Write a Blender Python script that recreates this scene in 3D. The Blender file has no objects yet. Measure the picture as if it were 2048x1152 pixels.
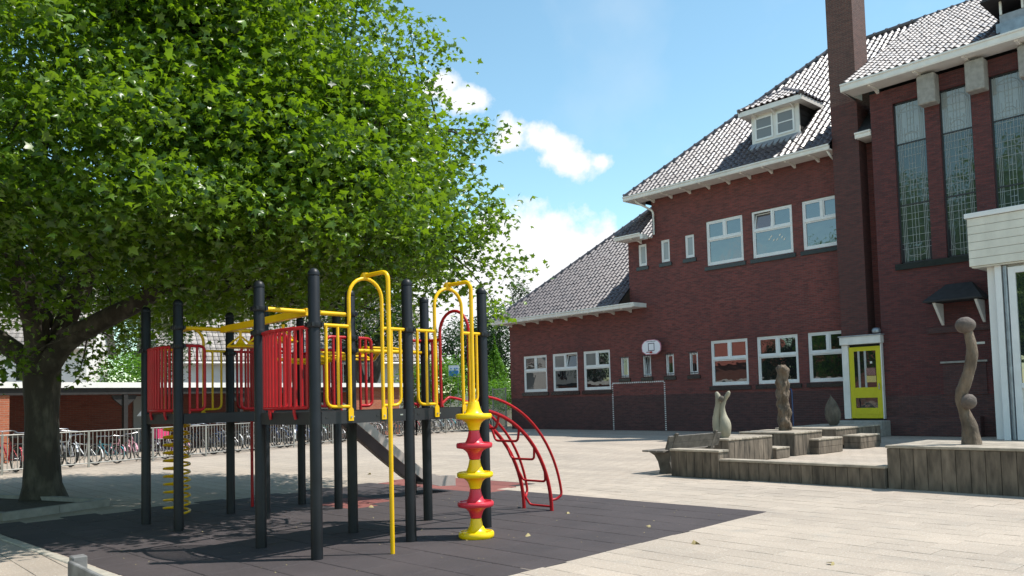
import bpy, math, random
import numpy as np
from mathutils import Vector, Matrix, Euler
random.seed(7); RNG = np.random.default_rng(7)
scene = bpy.context.scene
COL = scene.collection
PI = math.pi

# ------------------------------------------------------------------ camera
# axes: x runs along the school front to the right, y towards the school, z up
F_PX, CY_PX, PITCH, ROLL, AZ, EYE = 1620.6, 709.36, .05554819, .02579865, -.73789358, 1.5
def _rot():
    cp, sp = math.cos(PITCH), math.sin(PITCH); c, s = math.cos(ROLL), math.sin(ROLL)
    R = np.array([[c, s, 0], [-s, c, 0], [0, 0, 1]]) @ np.array([[1, 0, 0], [0, sp, -cp], [0, cp, sp]])
    ca, sa = math.cos(AZ), math.sin(AZ)
    return R @ np.array([[-sa, -ca, 0], [ca, -sa, 0], [0, 0, 1]]).T
RM = _rot()                      # rows: camera right, down, forward
cam_data = bpy.data.cameras.new('camera'); cam = bpy.data.objects.new('camera', cam_data); COL.objects.link(cam)
cam_data.sensor_width = 36.0; cam_data.lens = 36.0 * F_PX / 2048
cam_data.shift_y = (CY_PX - 576) / 2048
cam_data.clip_start = .1; cam_data.clip_end = 2000
mw = Matrix.Identity(4)
for i in range(3):
    mw[i][0] = RM[0][i]; mw[i][1] = -RM[1][i]; mw[i][2] = -RM[2][i]
mw[0][3], mw[1][3], mw[2][3] = 0, 0, EYE
cam.matrix_world = mw
scene.camera = cam
def project(p):
    q = RM @ (np.asarray(p, float) - np.array([0, 0, EYE])); return F_PX * q[0] / q[2] + 1024, F_PX * q[1] / q[2] + CY_PX, q[2]

# ------------------------------------------------------------------ sky, sun, exposure
SUN_EL, SUN_DIR = math.radians(60.6), Vector((.6727, .7399, 0))
view = scene.view_settings
view.view_transform = 'Standard'; view.look = 'None'; view.exposure = 0.36; view.gamma = 1.0; view.use_curve_mapping = False
world = bpy.data.worlds.new('World'); scene.world = world; world.use_nodes = True
def build_world():
    nt = world.node_tree; N = nt.nodes; N.clear(); L = nt.links
    out = N.new('ShaderNodeOutputWorld'); bg = N.new('ShaderNodeBackground')
    sky = N.new('ShaderNodeTexSky'); sky.sky_type = 'NISHITA'; sky.sun_disc = False
    sky.sun_elevation = SUN_EL; sky.sun_rotation = math.atan2(SUN_DIR.x, SUN_DIR.y)
    sky.air_density = 1.05; sky.dust_density = 0.0; sky.ozone_density = 1.0; sky.altitude = 0
    bg.inputs['Strength'].default_value = .118
    tint = N.new('ShaderNodeMix'); tint.data_type = 'RGBA'; tint.blend_type = 'MULTIPLY'; tint.inputs[0].default_value = 1
    L.new(sky.outputs[0], tint.inputs[6]); tint.inputs[7].default_value = (1.36, 1.60, 1.40, 1)
    tc = N.new('ShaderNodeTexCoord')
    def vdot(v):
        n = N.new('ShaderNodeVectorMath'); n.operation = 'DOT_PRODUCT'; L.new(tc.outputs['Generated'], n.inputs[0]); n.inputs[1].default_value = v; return n.outputs['Value']
    def mth(op, a, b=None, clamp=False):
        n = N.new('ShaderNodeMath'); n.operation = op; n.use_clamp = clamp
        for i, s in enumerate((a, b)):
            if s is None: continue
            if isinstance(s, (int, float)): n.inputs[i].default_value = s
            else: L.new(s, n.inputs[i])
        return n.outputs[0]
    # clouds hang at fixed compass bearings and heights; s,t are tangent-plane bearings
    # about the north-west horizon of the place
    r, d, f = RM
    den = mth('MAXIMUM', vdot(tuple(f)), .05)
    s = mth('DIVIDE', vdot(tuple(r)), den); t = mth('DIVIDE', vdot(tuple(-d)), den)
    n1 = N.new('ShaderNodeTexNoise'); n1.inputs['Scale'].default_value = 16; n1.inputs['Detail'].default_value = 9; n1.inputs['Roughness'].default_value = .62
    L.new(tc.outputs['Generated'], n1.inputs['Vector'])
    nz = mth('SUBTRACT', n1.outputs[0], .5)
    def PX(x, y): return (x - 1024) / F_PX, (CY_PX - y) / F_PX
    blobs = [(925, 200, 52, 36), (880, 170, 50, 32), (1022, 278, 52, 50), (1075, 282, 50, 46), (1120, 305, 66, 50), (1150, 325, 60, 42), (1205, 325, 36, 24),
             (1100, 480, 110, 80), (1000, 500, 120, 90), (1165, 500, 90, 75), (1080, 600, 190, 130), (930, 560, 130, 120), (860, 640, 160, 120), (1000, 690, 300, 60), (650, 690, 260, 70)]
    mask = None
    for (x, y, rx, ry) in blobs:
        cx, cy = PX(x, y)
        a = mth('DIVIDE', mth('SUBTRACT', s, cx), rx / F_PX); b = mth('DIVIDE', mth('SUBTRACT', t, cy), ry / F_PX)
        q = mth('SUBTRACT', 1.0, mth('SQRT', mth('ADD', mth('MULTIPLY', a, a), mth('MULTIPLY', b, b))))
        mask = q if mask is None else mth('SMOOTH_MAX', mask, q)
        if mask is not q: mask.node.inputs[2].default_value = .25
    near = mth('ADD', mask, mth('MULTIPLY', nz, 2.3))
    near = mth('MULTIPLY', mth('ADD', near, -.04), 2.2, True)
    near = mth('MULTIPLY', near, mth('GREATER_THAN', vdot(tuple(f)), .06))
    # the rest of the sky carries the same scattered cumulus
    n2 = N.new('ShaderNodeTexNoise'); n2.inputs['Scale'].default_value = 4.6; n2.inputs['Detail'].default_value = 8; n2.inputs['Roughness'].default_value = .58
    L.new(tc.outputs['Generated'], n2.inputs['Vector'])
    far = mth('MULTIPLY', mth('SUBTRACT', n2.outputs[0], .53), 6.0, True)
    outside = mth('MULTIPLY', mth('SUBTRACT', .86, vdot(tuple(f))), 6.0, True)
    far = mth('MULTIPLY', far, outside)
    allm = mth('MAXIMUM', near, far)
    wisp = N.new('ShaderNodeTexNoise'); wisp.inputs['Scale'].default_value = 5; wisp.inputs['Detail'].default_value = 6; L.new(tc.outputs['Generated'], wisp.inputs['Vector'])
    w = mth('MULTIPLY', mth('SUBTRACT', wisp.outputs[0], .55), .8, True)
    allm = mth('MAXIMUM', allm, w)
    mix = N.new('ShaderNodeMix'); mix.data_type = 'RGBA'; L.new(allm, mix.inputs[0]); L.new(tint.outputs[2], mix.inputs[6]); mix.inputs[7].default_value = (7.2, 7.25, 7.3, 1)
    L.new(mix.outputs[2], bg.inputs['Color']); L.new(bg.outputs[0], out.inputs['Surface'])
build_world()
sd = bpy.data.lights.new('sun', 'SUN'); sd.energy = 5.0; sd.angle = math.radians(.53); sd.color = (1, .955, .88)
sun = bpy.data.objects.new('sun', sd); COL.objects.link(sun)
sun_vec = Vector((SUN_DIR.x * math.cos(SUN_EL), SUN_DIR.y * math.cos(SUN_EL), math.sin(SUN_EL)))
sun.rotation_euler = sun_vec.to_track_quat('Z', 'Y').to_euler(); sun.location = (10, 10, 40)

# ------------------------------------------------------------------ materials
MATS = {}
def nodes_of(name):
    m = bpy.data.materials.new(name); m.use_nodes = True; nt = m.node_tree
    b = nt.nodes['Principled BSDF']; MATS[name] = m
    return m, nt, b
def nmath(nt, op, a, b=None, clamp=False):
    n = nt.nodes.new('ShaderNodeMath'); n.operation = op; n.use_clamp = clamp
    for i, s in enumerate((a, b)):
        if s is None: continue
        if isinstance(s, (int, float)): n.inputs[i].default_value = s
        else: nt.links.new(s, n.inputs[i])
    return n.outputs[0]
def nmix(nt, fac, a, b, blend='MIX'):
    n = nt.nodes.new('ShaderNodeMix'); n.data_type = 'RGBA'; n.blend_type = blend
    for i, s in ((0, fac), (6, a), (7, b)):
        if isinstance(s, (int, float)): n.inputs[i].default_value = s
        elif isinstance(s, tuple): n.inputs[i].default_value = (*s[:3], 1)
        else: nt.links.new(s, n.inputs[i])
    return n.outputs[2]
def nnoise(nt, scale, detail=4, vec=None, rough=.55, stretch=None):
    n = nt.nodes.new('ShaderNodeTexNoise'); n.inputs['Scale'].default_value = scale; n.inputs['Detail'].default_value = detail; n.inputs['Roughness'].default_value = rough
    if vec is None: vec = nt.nodes.new('ShaderNodeNewGeometry').outputs['Position']
    if stretch:
        mp = nt.nodes.new('ShaderNodeMapping'); mp.inputs['Scale'].default_value = stretch; nt.links.new(vec, mp.inputs['Vector']); vec = mp.outputs[0]
    nt.links.new(vec, n.inputs['Vector']); return n.outputs[0]
def nrand(nt):
    o = nt.nodes.new('ShaderNodeObjectInfo'); g = nt.nodes.new('ShaderNodeNewGeometry')
    return nmath(nt, 'FRACT', nmath(nt, 'ADD', o.outputs['Random'], g.outputs['Random Per Island']))
def nbump(nt, b, h, dist, strength=1.0):
    n = nt.nodes.new('ShaderNodeBump'); n.inputs['Distance'].default_value = dist; n.inputs['Strength'].default_value = strength
    nt.links.new(h, n.inputs['Height']); nt.links.new(n.outputs[0], b.inputs['Normal'])
def tone(c, k): return tuple(min(1, x * k) for x in c)
def mat(name, col, rough=.6, metal=0, nz=0, nscale=6, bump=0, bscale=60, rnd=0, spec=.5, stretch=None):
    m, nt, b = nodes_of(name)
    b.inputs['Roughness'].default_value = rough; b.inputs['Metallic'].default_value = metal; b.inputs['Specular IOR Level'].default_value = spec
    c = None
    if nz:
        f = nnoise(nt, nscale, 6, stretch=stretch); f = nmath(nt, 'MULTIPLY', nmath(nt, 'SUBTRACT', f, .3), 2.4, True)
        c = nmix(nt, f, tone(col, 1 - nz), tone(col, 1 + nz))
    if rnd:
        v = nmath(nt, 'ADD', nmath(nt, 'MULTIPLY', nrand(nt), 2 * rnd), 1 - rnd)
        comb = nt.nodes.new('ShaderNodeCombineColor')
        for i in range(3): nt.links.new(v, comb.inputs[i])
        c = nmix(nt, 1.0, c if c is not None else col, comb.outputs[0], 'MULTIPLY')
    if c is None: b.inputs['Base Color'].default_value = (*col, 1)
    else: nt.links.new(c, b.inputs['Base Color'])
    if bump: nbump(nt, b, nnoise(nt, bscale, 5, stretch=stretch), bump)
    return m
def brick_mat(name, c1, c2, mortar, dark, bw=.22, bh=.066):
    m, nt, b = nodes_of(name); g = nt.nodes.new('ShaderNodeNewGeometry')
    s = nt.nodes.new('ShaderNodeSeparateXYZ'); nt.links.new(g.outputs['Position'], s.inputs[0])
    sn = nt.nodes.new('ShaderNodeSeparateXYZ'); nt.links.new(g.outputs['True Normal'], sn.inputs[0])
    k = nmath(nt, 'GREATER_THAN', nmath(nt, 'ABSOLUTE', sn.outputs[0]), .6)
    u = nmath(nt, 'ADD', nmath(nt, 'MULTIPLY', s.outputs[1], k), nmath(nt, 'MULTIPLY', s.outputs[0], nmath(nt, 'SUBTRACT', 1.0, k)))
    cv = nt.nodes.new('ShaderNodeCombineXYZ'); nt.links.new(u, cv.inputs[0]); nt.links.new(s.outputs[2], cv.inputs[1])
    br = nt.nodes.new('ShaderNodeTexBrick'); nt.links.new(cv.outputs[0], br.inputs['Vector'])
    br.inputs['Scale'].default_value = 1; br.inputs['Brick Width'].default_value = bw; br.inputs['Row Height'].default_value = bh
    br.inputs['Mortar Size'].default_value = .008; br.inputs['Mortar Smooth'].default_value = .2; br.inputs['Bias'].default_value = -.1
    br.inputs['Color1'].default_value = (*c1, 1); br.inputs['Color2'].default_value = (*c2, 1); br.inputs['Mortar'].default_value = (*mortar, 1)
    f = nnoise(nt, 1.0, 5, vec=cv.outputs[0], stretch=(3.0, 11, 1)); f = nmath(nt, 'MULTIPLY', nmath(nt, 'SUBTRACT', f, .47), 5.0, True)
    c = nmix(nt, nmath(nt, 'MULTIPLY', f, .55), br.outputs['Color'], dark)
    f2 = nnoise(nt, .35, 4); c = nmix(nt, nmath(nt, 'MULTIPLY', nmath(nt, 'SUBTRACT', f2, .45), 1.6, True), c, tone(dark, 1.3))
    nt.links.new(c, b.inputs['Base Color']); b.inputs['Roughness'].default_value = .85
    nbump(nt, b, nmath(nt, 'SUBTRACT', nmath(nt, 'MULTIPLY', nnoise(nt, 60, 3), .4), br.outputs['Fac']), .008)
    return m
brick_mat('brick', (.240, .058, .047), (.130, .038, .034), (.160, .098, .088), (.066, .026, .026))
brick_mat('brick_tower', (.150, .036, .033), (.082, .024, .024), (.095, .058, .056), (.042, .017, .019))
brick_mat('brick_dark', (.118, .044, .040), (.068, .031, .030), (.100, .070, .066), (.040, .023, .024))
brick_mat('brick_chimney', (.150, .066, .052), (.105, .050, .042), (.17, .125, .105), (.065, .040, .036))
brick_mat('brick_breast', (.135, .042, .037), (.084, .032, .030), (.085, .062, .055), (.048, .028, .026))
brick_mat('brick_shed', (.42, .12, .055), (.36, .10, .05), (.40, .24, .17), (.30, .09, .045))
brick_mat('brick_shaded', (.20, .052, .036), (.16, .043, .032), (.16, .10, .08), (.10, .03, .025))  # shelter brick darkened, shade under the roof put into its colour
brick_mat('brick_house', (.24, .085, .06), (.20, .075, .055), (.26, .18, .14), (.16, .06, .045))
mat('white_paint', (.74, .72, .68), .45, nz=.10, nscale=2.5)
mat('white_frame', (.78, .78, .77), .35, nz=.05, nscale=3)
mat('white_board', (.70, .67, .58), .55, nz=.12, nscale=3, stretch=(1, 1, .4))
mat('sill_black', (.018, .019, .021), .25, nz=.3, nscale=5)
mat('iron', (.03, .03, .032), .5)
mat('zinc', (.30, .33, .36), .42, metal=.7, nz=.2, nscale=5)
mat('lead', (.30, .32, .35), .5, metal=.3, nz=.2)
mat('came', (.30, .32, .31), .5, metal=.2)
mat('concrete', (.30, .285, .26), .9, nz=.2, nscale=6, bump=.002)
mat('kerb', (.36, .33, .275), .9, nz=.2, nscale=8, bump=.002)
mat('yellow_door', (.58, .52, .012), .35, nz=.05)
mat('yellow_metal', (.80, .46, .003), .32, nz=.09, nscale=5, spec=.35)
mat('red_metal', (.42, .011, .016), .34, nz=.14, nscale=5, spec=.3)
mat('yellow_plastic', (.90, .60, .0), .34, nz=.04)
mat('red_plastic', (.62, .028, .05), .36, nz=.05)
mat('black_post', (.009, .010, .013), .45, nz=.35, nscale=5, spec=.32)
mat('deck_black', (.014, .014, .016), .55, nz=.3, nscale=5)
mat('slide_brown', (.36, .30, .27), .40, nz=.2, nscale=4)
mat('steel', (.45, .45, .46), .3, metal=1)
mat('fence_grey', (.30, .295, .275), .5, metal=.3, nz=.15)
mat('sculpt_pale', (.33, .30, .225), .8, nz=.35, nscale=4, bump=.006, bscale=26, stretch=(1, 1, .3))
mat('sculpt_brown', (.140, .103, .073), .9, nz=.6, nscale=7, bump=.03, bscale=26, stretch=(1, 1, .4))
mat('sculpt_dark', (.10, .086, .068), .9, nz=.45, nscale=7, bump=.02, bscale=30, stretch=(1, 1, .5))
mat('sculpt_ball', (.11, .085, .072), .8, nz=.35, nscale=8, bump=.010, bscale=50)
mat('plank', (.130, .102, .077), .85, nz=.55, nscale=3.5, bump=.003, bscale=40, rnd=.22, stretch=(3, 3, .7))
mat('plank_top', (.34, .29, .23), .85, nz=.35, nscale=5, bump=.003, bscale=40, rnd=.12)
mat('bench_wood', (.12, .105, .09), .85, nz=.4, nscale=6, rnd=.15)
mat('grey_wood', (.17, .165, .16), .8, nz=.4, nscale=5, bump=.003, bscale=30)
mat('soil', (.06, .045, .032), .95, nz=.4, nscale=12, bump=.02, bscale=20)
mat('render_white', (.80, .79, .76), .8, nz=.06, nscale=.8)
mat('render_grey', (.55, .56, .56), .8, nz=.08, nscale=.8)
mat('fascia_white', (.80, .79, .75), .6, nz=.05)
mat('timber_dark', (.018, .016, .015), .7, nz=.3)
mat('roof_red', (.36, .105, .07), .7, nz=.2, nscale=3, rnd=.15)
mat('roof_grey', (.30, .265, .24), .65, nz=.3, nscale=3, rnd=.25)
mat('felt_black', (.022, .022, .024), .75, nz=.3)
mat('dark_room', (.02, .02, .022), .8)
mat('door_grey', (.25, .26, .27), .6)
mat('curtain', (.42, .42, .40), .9)
mat('board_white', (.82, .80, .84), .4)
mat('board_pink', (.58, .22, .28), .5)
mat('board_dark', (.05, .03, .06), .5)
mat('goal_paint', (.62, .60, .59), .7, nz=.3, nscale=9)
mat('sign_blue', (.03, .20, .55), .4)
mat('paper', (.7, .68, .6), .6)
mat('paper_print', (.25, .12, .10), .6, nz=.8, nscale=40)
mat('paper_yellow', (.6, .45, .15), .6, nz=.3, nscale=30)
mat('rubber', (.02, .02, .02), .8)
mat('rim', (.22, .22, .23), .4, metal=.8)
mat('saddle', (.02, .018, .016), .5)
mat('pink', (.75, .05, .18), .5)
mat('cloth_white', (.8, .8, .82), .8)
for nm, c in dict(black=(.012, .012, .014), blue=(.03, .06, .16), silver=(.5, .51, .53), white=(.75, .75, .76), pinkish=(.60, .30, .36), teal=(.08, .35, .42), red=(.35, .02, .03), green=(.03, .10, .05), purple=(.14, .07, .20)).items():
    mat('bike_' + nm, c, .3, metal=.2)
def tile_mat():
    m, nt, b = nodes_of('roof_tile')
    f = nnoise(nt, .8, 3); r = nrand(nt)
    c = nmix(nt, r, (.045, .035, .038), (.095, .072, .076)); c = nmix(nt, nmath(nt, 'MULTIPLY', f, .5), c, (.075, .057, .061))
    nt.links.new(c, b.inputs['Base Color'])
    nt.links.new(nmath(nt, 'ADD', nmath(nt, 'MULTIPLY', r, .16), .36), b.inputs['Roughness'])
    b.inputs['Specular IOR Level'].default_value = .85
    nbump(nt, b, nnoise(nt, 40, 3), .003)
tile_mat()
def paver_mat(name, joints):
    m, nt, b = nodes_of(name); g = nt.nodes.new('ShaderNodeNewGeometry'); pos = g.outputs['Position']
    c = nmix(nt, nmath(nt, 'MULTIPLY', nmath(nt, 'SUBTRACT', nnoise(nt, .55, 5, pos, stretch=(.45, 1.6, 1)), .35), 2.2, True), (.425, .350, .280), (.285, .236, .192))
    sp = nnoise(nt, 60, 4, pos, .7); c = nmix(nt, nmath(nt, 'MULTIPLY', nmath(nt, 'SUBTRACT', sp, .50), 5, True), c, (.25, .225, .19))
    sp2 = nnoise(nt, 45, 3, pos, .7); c = nmix(nt, nmath(nt, 'MULTIPLY', nmath(nt, 'SUBTRACT', sp2, .56), 5, True), c, (.62, .58, .51))
    st = nnoise(nt, 2.5, 6, pos); c = nmix(nt, nmath(nt, 'MULTIPLY', nmath(nt, 'SUBTRACT', st, .56), 2.0, True), c, (.27, .255, .225))
    if joints:
        br = nt.nodes.new('ShaderNodeTexBrick'); mp = nt.nodes.new('ShaderNodeMapping'); nt.links.new(pos, mp.inputs[0]); nt.links.new(mp.outputs[0], br.inputs['Vector'])
        br.inputs['Scale'].default_value = 1; br.inputs['Brick Width'].default_value = .30; br.inputs['Row Height'].default_value = .30; br.inputs['Mortar Size'].default_value = .006
        br.inputs['Color1'].default_value = (.93, .93, .93, 1); br.inputs['Color2'].default_value = (1.05, 1.05, 1.05, 1); br.inputs['Mortar'].default_value = (.42, .41, .38, 1)
        c = nmix(nt, 1.0, c, br.outputs['Color'], 'MULTIPLY')
    else:
        v = nmath(nt, 'ADD', nmath(nt, 'MULTIPLY', nrand(nt), .13), .935); cc = nt.nodes.new('ShaderNodeCombineColor')
        for i in range(3): nt.links.new(v, cc.inputs[i])
        c = nmix(nt, 1.0, c, cc.outputs[0], 'MULTIPLY')
    nt.links.new(c, b.inputs['Base Color']); b.inputs['Roughness'].default_value = .9
    nbump(nt, b, nnoise(nt, 130, 3, pos), .002, .6)
paver_mat('paver_far', True); paver_mat('paver', False)
def rubber_mat(name, c1, c2):
    m, nt, b = nodes_of(name); g = nt.nodes.new('ShaderNodeNewGeometry'); pos = g.outputs['Position']
    c = nmix(nt, nrand(nt), c1, c2)
    big = nnoise(nt, 1.3, 6, pos); c = nmix(nt, nmath(nt, 'MULTIPLY', nmath(nt, 'SUBTRACT', big, .42), 2.2, True), c, tone(c2, 1.35))
    s2 = nnoise(nt, 90, 3, pos); c = nmix(nt, nmath(nt, 'MULTIPLY', nmath(nt, 'SUBTRACT', s2, .55), 4, True), c, tone(c2, 2.0))
    nt.links.new(c, b.inputs['Base Color']); b.inputs['Roughness'].default_value = .82; b.inputs['Specular IOR Level'].default_value = .35
    nbump(nt, b, nnoise(nt, 120, 3, pos), .003)
rubber_mat('rubber_tile', (.042, .035, .037), (.052, .042, .043)); rubber_mat('rubber_red', (.16, .055, .048), (.20, .07, .058))
def leaf_mat(name, c1, c2, tr, tw=.35, rough=.5):
    m, nt, b = nodes_of(name); r = nrand(nt)
    c = nmix(nt, r, c1, c2); nt.links.new(c, b.inputs['Base Color']); b.inputs['Roughness'].default_value = rough; b.inputs['Specular IOR Level'].default_value = .45
    t = nt.nodes.new('ShaderNodeBsdfTranslucent'); t.inputs['Color'].default_value = (*tr, 1)
    mx = nt.nodes.new('ShaderNodeMixShader'); mx.inputs[0].default_value = tw
    nt.links.new(b.outputs[0], mx.inputs[1]); nt.links.new(t.outputs[0], mx.inputs[2]); nt.links.new(mx.outputs[0], nt.nodes['Material Output'].inputs['Surface'])
leaf_mat('leaf', (.015, .050, .007), (.118, .200, .018), (.32, .54, .012), .29, .34)
leaf_mat('leaf_dark', (.016, .042, .014), (.034, .078, .020), (.05, .12, .02), .25, .8)
leaf_mat('leaf_bright', (.05, .15, .014), (.11, .25, .02), (.2, .42, .02), .35, .6)
leaf_mat('leaf_grey', (.035, .065, .025), (.06, .10, .04), (.1, .16, .04), .25, .8)
leaf_mat('leaf_dry', (.36, .29, .13), (.46, .38, .2), (.3, .25, .1), .2, .7)
def bark_mat():
    m, nt, b = nodes_of('bark'); g = nt.nodes.new('ShaderNodeNewGeometry')
    f = nnoise(nt, 4.0, 6, g.outputs['Position'], stretch=(1, 1, .5)); f2 = nnoise(nt, 14, 4, g.outputs['Position'], stretch=(1, 1, .25))
    c = nmix(nt, nmath(nt, 'MULTIPLY', nmath(nt, 'SUBTRACT', f, .48), 6, True), (.042, .034, .025), (.095, .083, .062))
    c = nmix(nt, nmath(nt, 'MULTIPLY', nmath(nt, 'SUBTRACT', f2, .5), 3, True), c, (.026, .021, .016))
    nt.links.new(c, b.inputs['Base Color']); b.inputs['Roughness'].default_value = .9; nbump(nt, b, f2, .03)
bark_mat()
def glass_mat(name, col, ior, wav=.0):
    m, nt, b = nodes_of(name); b.inputs['Base Color'].default_value = (*col, 1); b.inputs['Roughness'].default_value = .015; b.inputs['IOR'].default_value = ior
    if wav: nbump(nt, b, nnoise(nt, 1.6, 2), wav)
glass_mat('glass', (.012, .014, .016), 2.1, .004); glass_mat('glass_up', (.012, .018, .028), 2.6, .004); glass_mat('glass_lead', (.040, .056, .045), 1.9, .006); glass_mat('glass_frost', (.34, .36, .36), 1.5)
glass_mat('glass_curtain', (.20, .20, .195), 1.6); glass_mat('glass_tower_top', (.27, .30, .29), 1.75, .006)

# ------------------------------------------------------------------ mesh helpers
ORG = {}
class MB:
    def __init__(s): s.v = []; s.f = []
    def add(s, vs, fs):
        o = len(s.v); s.v.extend([tuple(map(float, p)) for p in vs]); s.f.extend([tuple(i + o for i in f) for f in fs]); return s
    def box(s, x0, x1, y0, y1, z0, z1):
        return s.hexa([(x0, y0, z0), (x1, y0, z0), (x1, y1, z0), (x0, y1, z0), (x0, y0, z1), (x1, y0, z1), (x1, y1, z1), (x0, y1, z1)])
    def hexa(s, p): return s.add(p, [(3, 2, 1, 0), (4, 5, 6, 7), (0, 1, 5, 4), (1, 2, 6, 5), (2, 3, 7, 6), (3, 0, 4, 7)])
    def cbox(s, x0, x1, y0, y1, z0, z1, c=.01):
        vs = []; X = (x0, x1); Y = (y0, y1); Z = (z0, z1); sg = (1, -1)
        for k in (0, 1):
            for j in (0, 1):
                for i in (0, 1):
                    vs += [(X[i] + c * sg[i], Y[j] + c * sg[j], Z[k]), (X[i] + c * sg[i], Y[j], Z[k] + c * sg[k]), (X[i], Y[j] + c * sg[j], Z[k] + c * sg[k])]
        I = lambda i, j, k, a: (k * 4 + j * 2 + i) * 3 + a
        fs = [[I(0, 0, 0, 0), I(0, 1, 0, 0), I(1, 1, 0, 0), I(1, 0, 0, 0)], [I(0, 0, 1, 0), I(1, 0, 1, 0), I(1, 1, 1, 0), I(0, 1, 1, 0)],
              [I(0, 0, 0, 1), I(1, 0, 0, 1), I(1, 0, 1, 1), I(0, 0, 1, 1)], [I(0, 1, 0, 1), I(0, 1, 1, 1), I(1, 1, 1, 1), I(1, 1, 0, 1)],
              [I(0, 0, 0, 2), I(0, 0, 1, 2), I(0, 1, 1, 2), I(0, 1, 0, 2)], [I(1, 0, 0, 2), I(1, 1, 0, 2), I(1, 1, 1, 2), I(1, 0, 1, 2)]]
        for k in (0, 1):
            for j in (0, 1): fs.append([I(0, j, k, 0), I(1, j, k, 0), I(1, j, k, 1), I(0, j, k, 1)])
            for i in (0, 1): fs.append([I(i, 0, k, 0), I(i, 1, k, 0), I(i, 1, k, 2), I(i, 0, k, 2)])
        for j in (0, 1):
            for i in (0, 1): fs.append([I(i, j, 0, 1), I(i, j, 1, 1), I(i, j, 1, 2), I(i, j, 0, 2)])
        for k in (0, 1):
            for j in (0, 1):
                for i in (0, 1): fs.append([I(i, j, k, 0), I(i, j, k, 1), I(i, j, k, 2)])
        return s.add(vs, fs)
    def quad(s, *p): return s.add(p, [tuple(range(len(p)))])
    def prism(s, poly, d):                       # polygon (3d points) extruded by vector d
        n = len(poly); d = np.array(d); P = [np.array(p, float) for p in poly]
        return s.add(P + [p + d for p in P], [tuple(range(n))[::-1], tuple(range(n, 2 * n))] + [(i, (i + 1) % n, n + (i + 1) % n, n + i) for i in range(n)])
    def tube(s, pts, r, seg=8, caps=True):
        P = [np.array(p, float) for p in pts]; n = len(P); R = r if hasattr(r, '__len__') else [r] * n
        T = [P[min(i + 1, n - 1)] - P[max(i - 1, 0)] for i in range(n)]; T = [t / (np.linalg.norm(t) + 1e-9) for t in T]
        a = np.array([0, 0, 1.]) if abs(T[0][2]) < .9 else np.array([1., 0, 0]); u = np.cross(T[0], a); u /= np.linalg.norm(u)
        vs = []
        for i in range(n):
            u = u - T[i] * (u @ T[i]); u /= np.linalg.norm(u) + 1e-9; w = np.cross(T[i], u)
            for k in range(seg):
                q = 2 * PI * k / seg; vs.append(P[i] + R[i] * (math.cos(q) * u + math.sin(q) * w))
        fs = [(i * seg + k, i * seg + (k + 1) % seg, (i + 1) * seg + (k + 1) % seg, (i + 1) * seg + k) for i in range(n - 1) for k in range(seg)]
        if caps: fs += [tuple(range(seg))[::-1], tuple(range((n - 1) * seg, n * seg))]
        return s.add(vs, fs)
    def lathe(s, prof, c, seg=20):               # prof: (r, z) list
        n = len(prof); vs = [(c[0] + r * math.cos(2 * PI * k / seg), c[1] + r * math.sin(2 * PI * k / seg), c[2] + z) for r, z in prof for k in range(seg)]
        fs = [(i * seg + k, i * seg + (k + 1) % seg, (i + 1) * seg + (k + 1) % seg, (i + 1) * seg + k) for i in range(n - 1) for k in range(seg)]
        fs += [tuple(range(seg))[::-1], tuple(range((n - 1) * seg, n * seg))]
        return s.add(vs, fs)
    def torus(s, c, R, r, axis=1, seg=24, sub=6):
        vs = []
        for i in range(seg):
            a = 2 * PI * i / seg
            for j in range(sub):
                b = 2 * PI * j / sub; q = R + r * math.cos(b); p = [0, 0, 0]; o = [k for k in range(3) if k != axis]
                p[o[0]] = q * math.cos(a); p[o[1]] = q * math.sin(a); p[axis] = r * math.sin(b); vs.append([p[k] + c[k] for k in range(3)])
        return s.add(vs, [(i * sub + j, ((i + 1) % seg) * sub + j, ((i + 1) % seg) * sub + (j + 1) % sub, i * sub + (j + 1) % sub) for i in range(seg) for j in range(sub)])
    def mesh(s, name, smooth=False, org=(0, 0, 0)):
        me = bpy.data.meshes.new(name); V = np.array(s.v) - np.array(org); me.from_pydata(V.tolist(), [], s.f)
        if smooth:
            me.polygons.foreach_set('use_smooth', [True] * len(me.polygons)); me.set_sharp_from_angle(angle=math.radians(48))
        return me
    def build(s, name, m, parent=None, smooth=False, kind=None):
        o = ORG.get(parent.name, (0, 0, 0)) if parent else (0, 0, 0)
        me = s.mesh(name, smooth, o); me.materials.append(MATS[m]); ob = bpy.data.objects.new(name, me); COL.objects.link(ob)
        if parent: ob.parent = parent; ORG[ob.name] = o
        if kind: ob['kind'] = kind
        return ob
def tag(o, label=None, cat=None, group=None, kind=None):
    for k, v in (('label', label), ('category', cat), ('group', group), ('kind', kind)):
        if v: o[k] = v
    return o
def thing(name, label, cat, loc=(0, 0, 0), group=None):
    o = bpy.data.objects.new(name, None); o.empty_display_size = .2; COL.objects.link(o); o.location = loc; ORG[o.name] = tuple(loc)
    return tag(o, label, cat, group)
def part(parent, name, m, smooth=False, **k):
    """one part made by a single MB call, e.g. part(t,'leg','wood',box=(..))"""
    b = MB()
    for op, a in k.items(): getattr(b, op)(*a)
    return b.build(name, m, parent, smooth)
def inst(name, me, parent, loc, rot=(0, 0, 0), scale=None):
    ob = bpy.data.objects.new(name, me); COL.objects.link(ob); o = ORG.get(parent.name, (0, 0, 0)); ob.parent = parent
    ob.location = [loc[i] - o[i] for i in range(3)]; ob.rotation_euler = rot
    if scale: ob.scale = scale
    return ob
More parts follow.
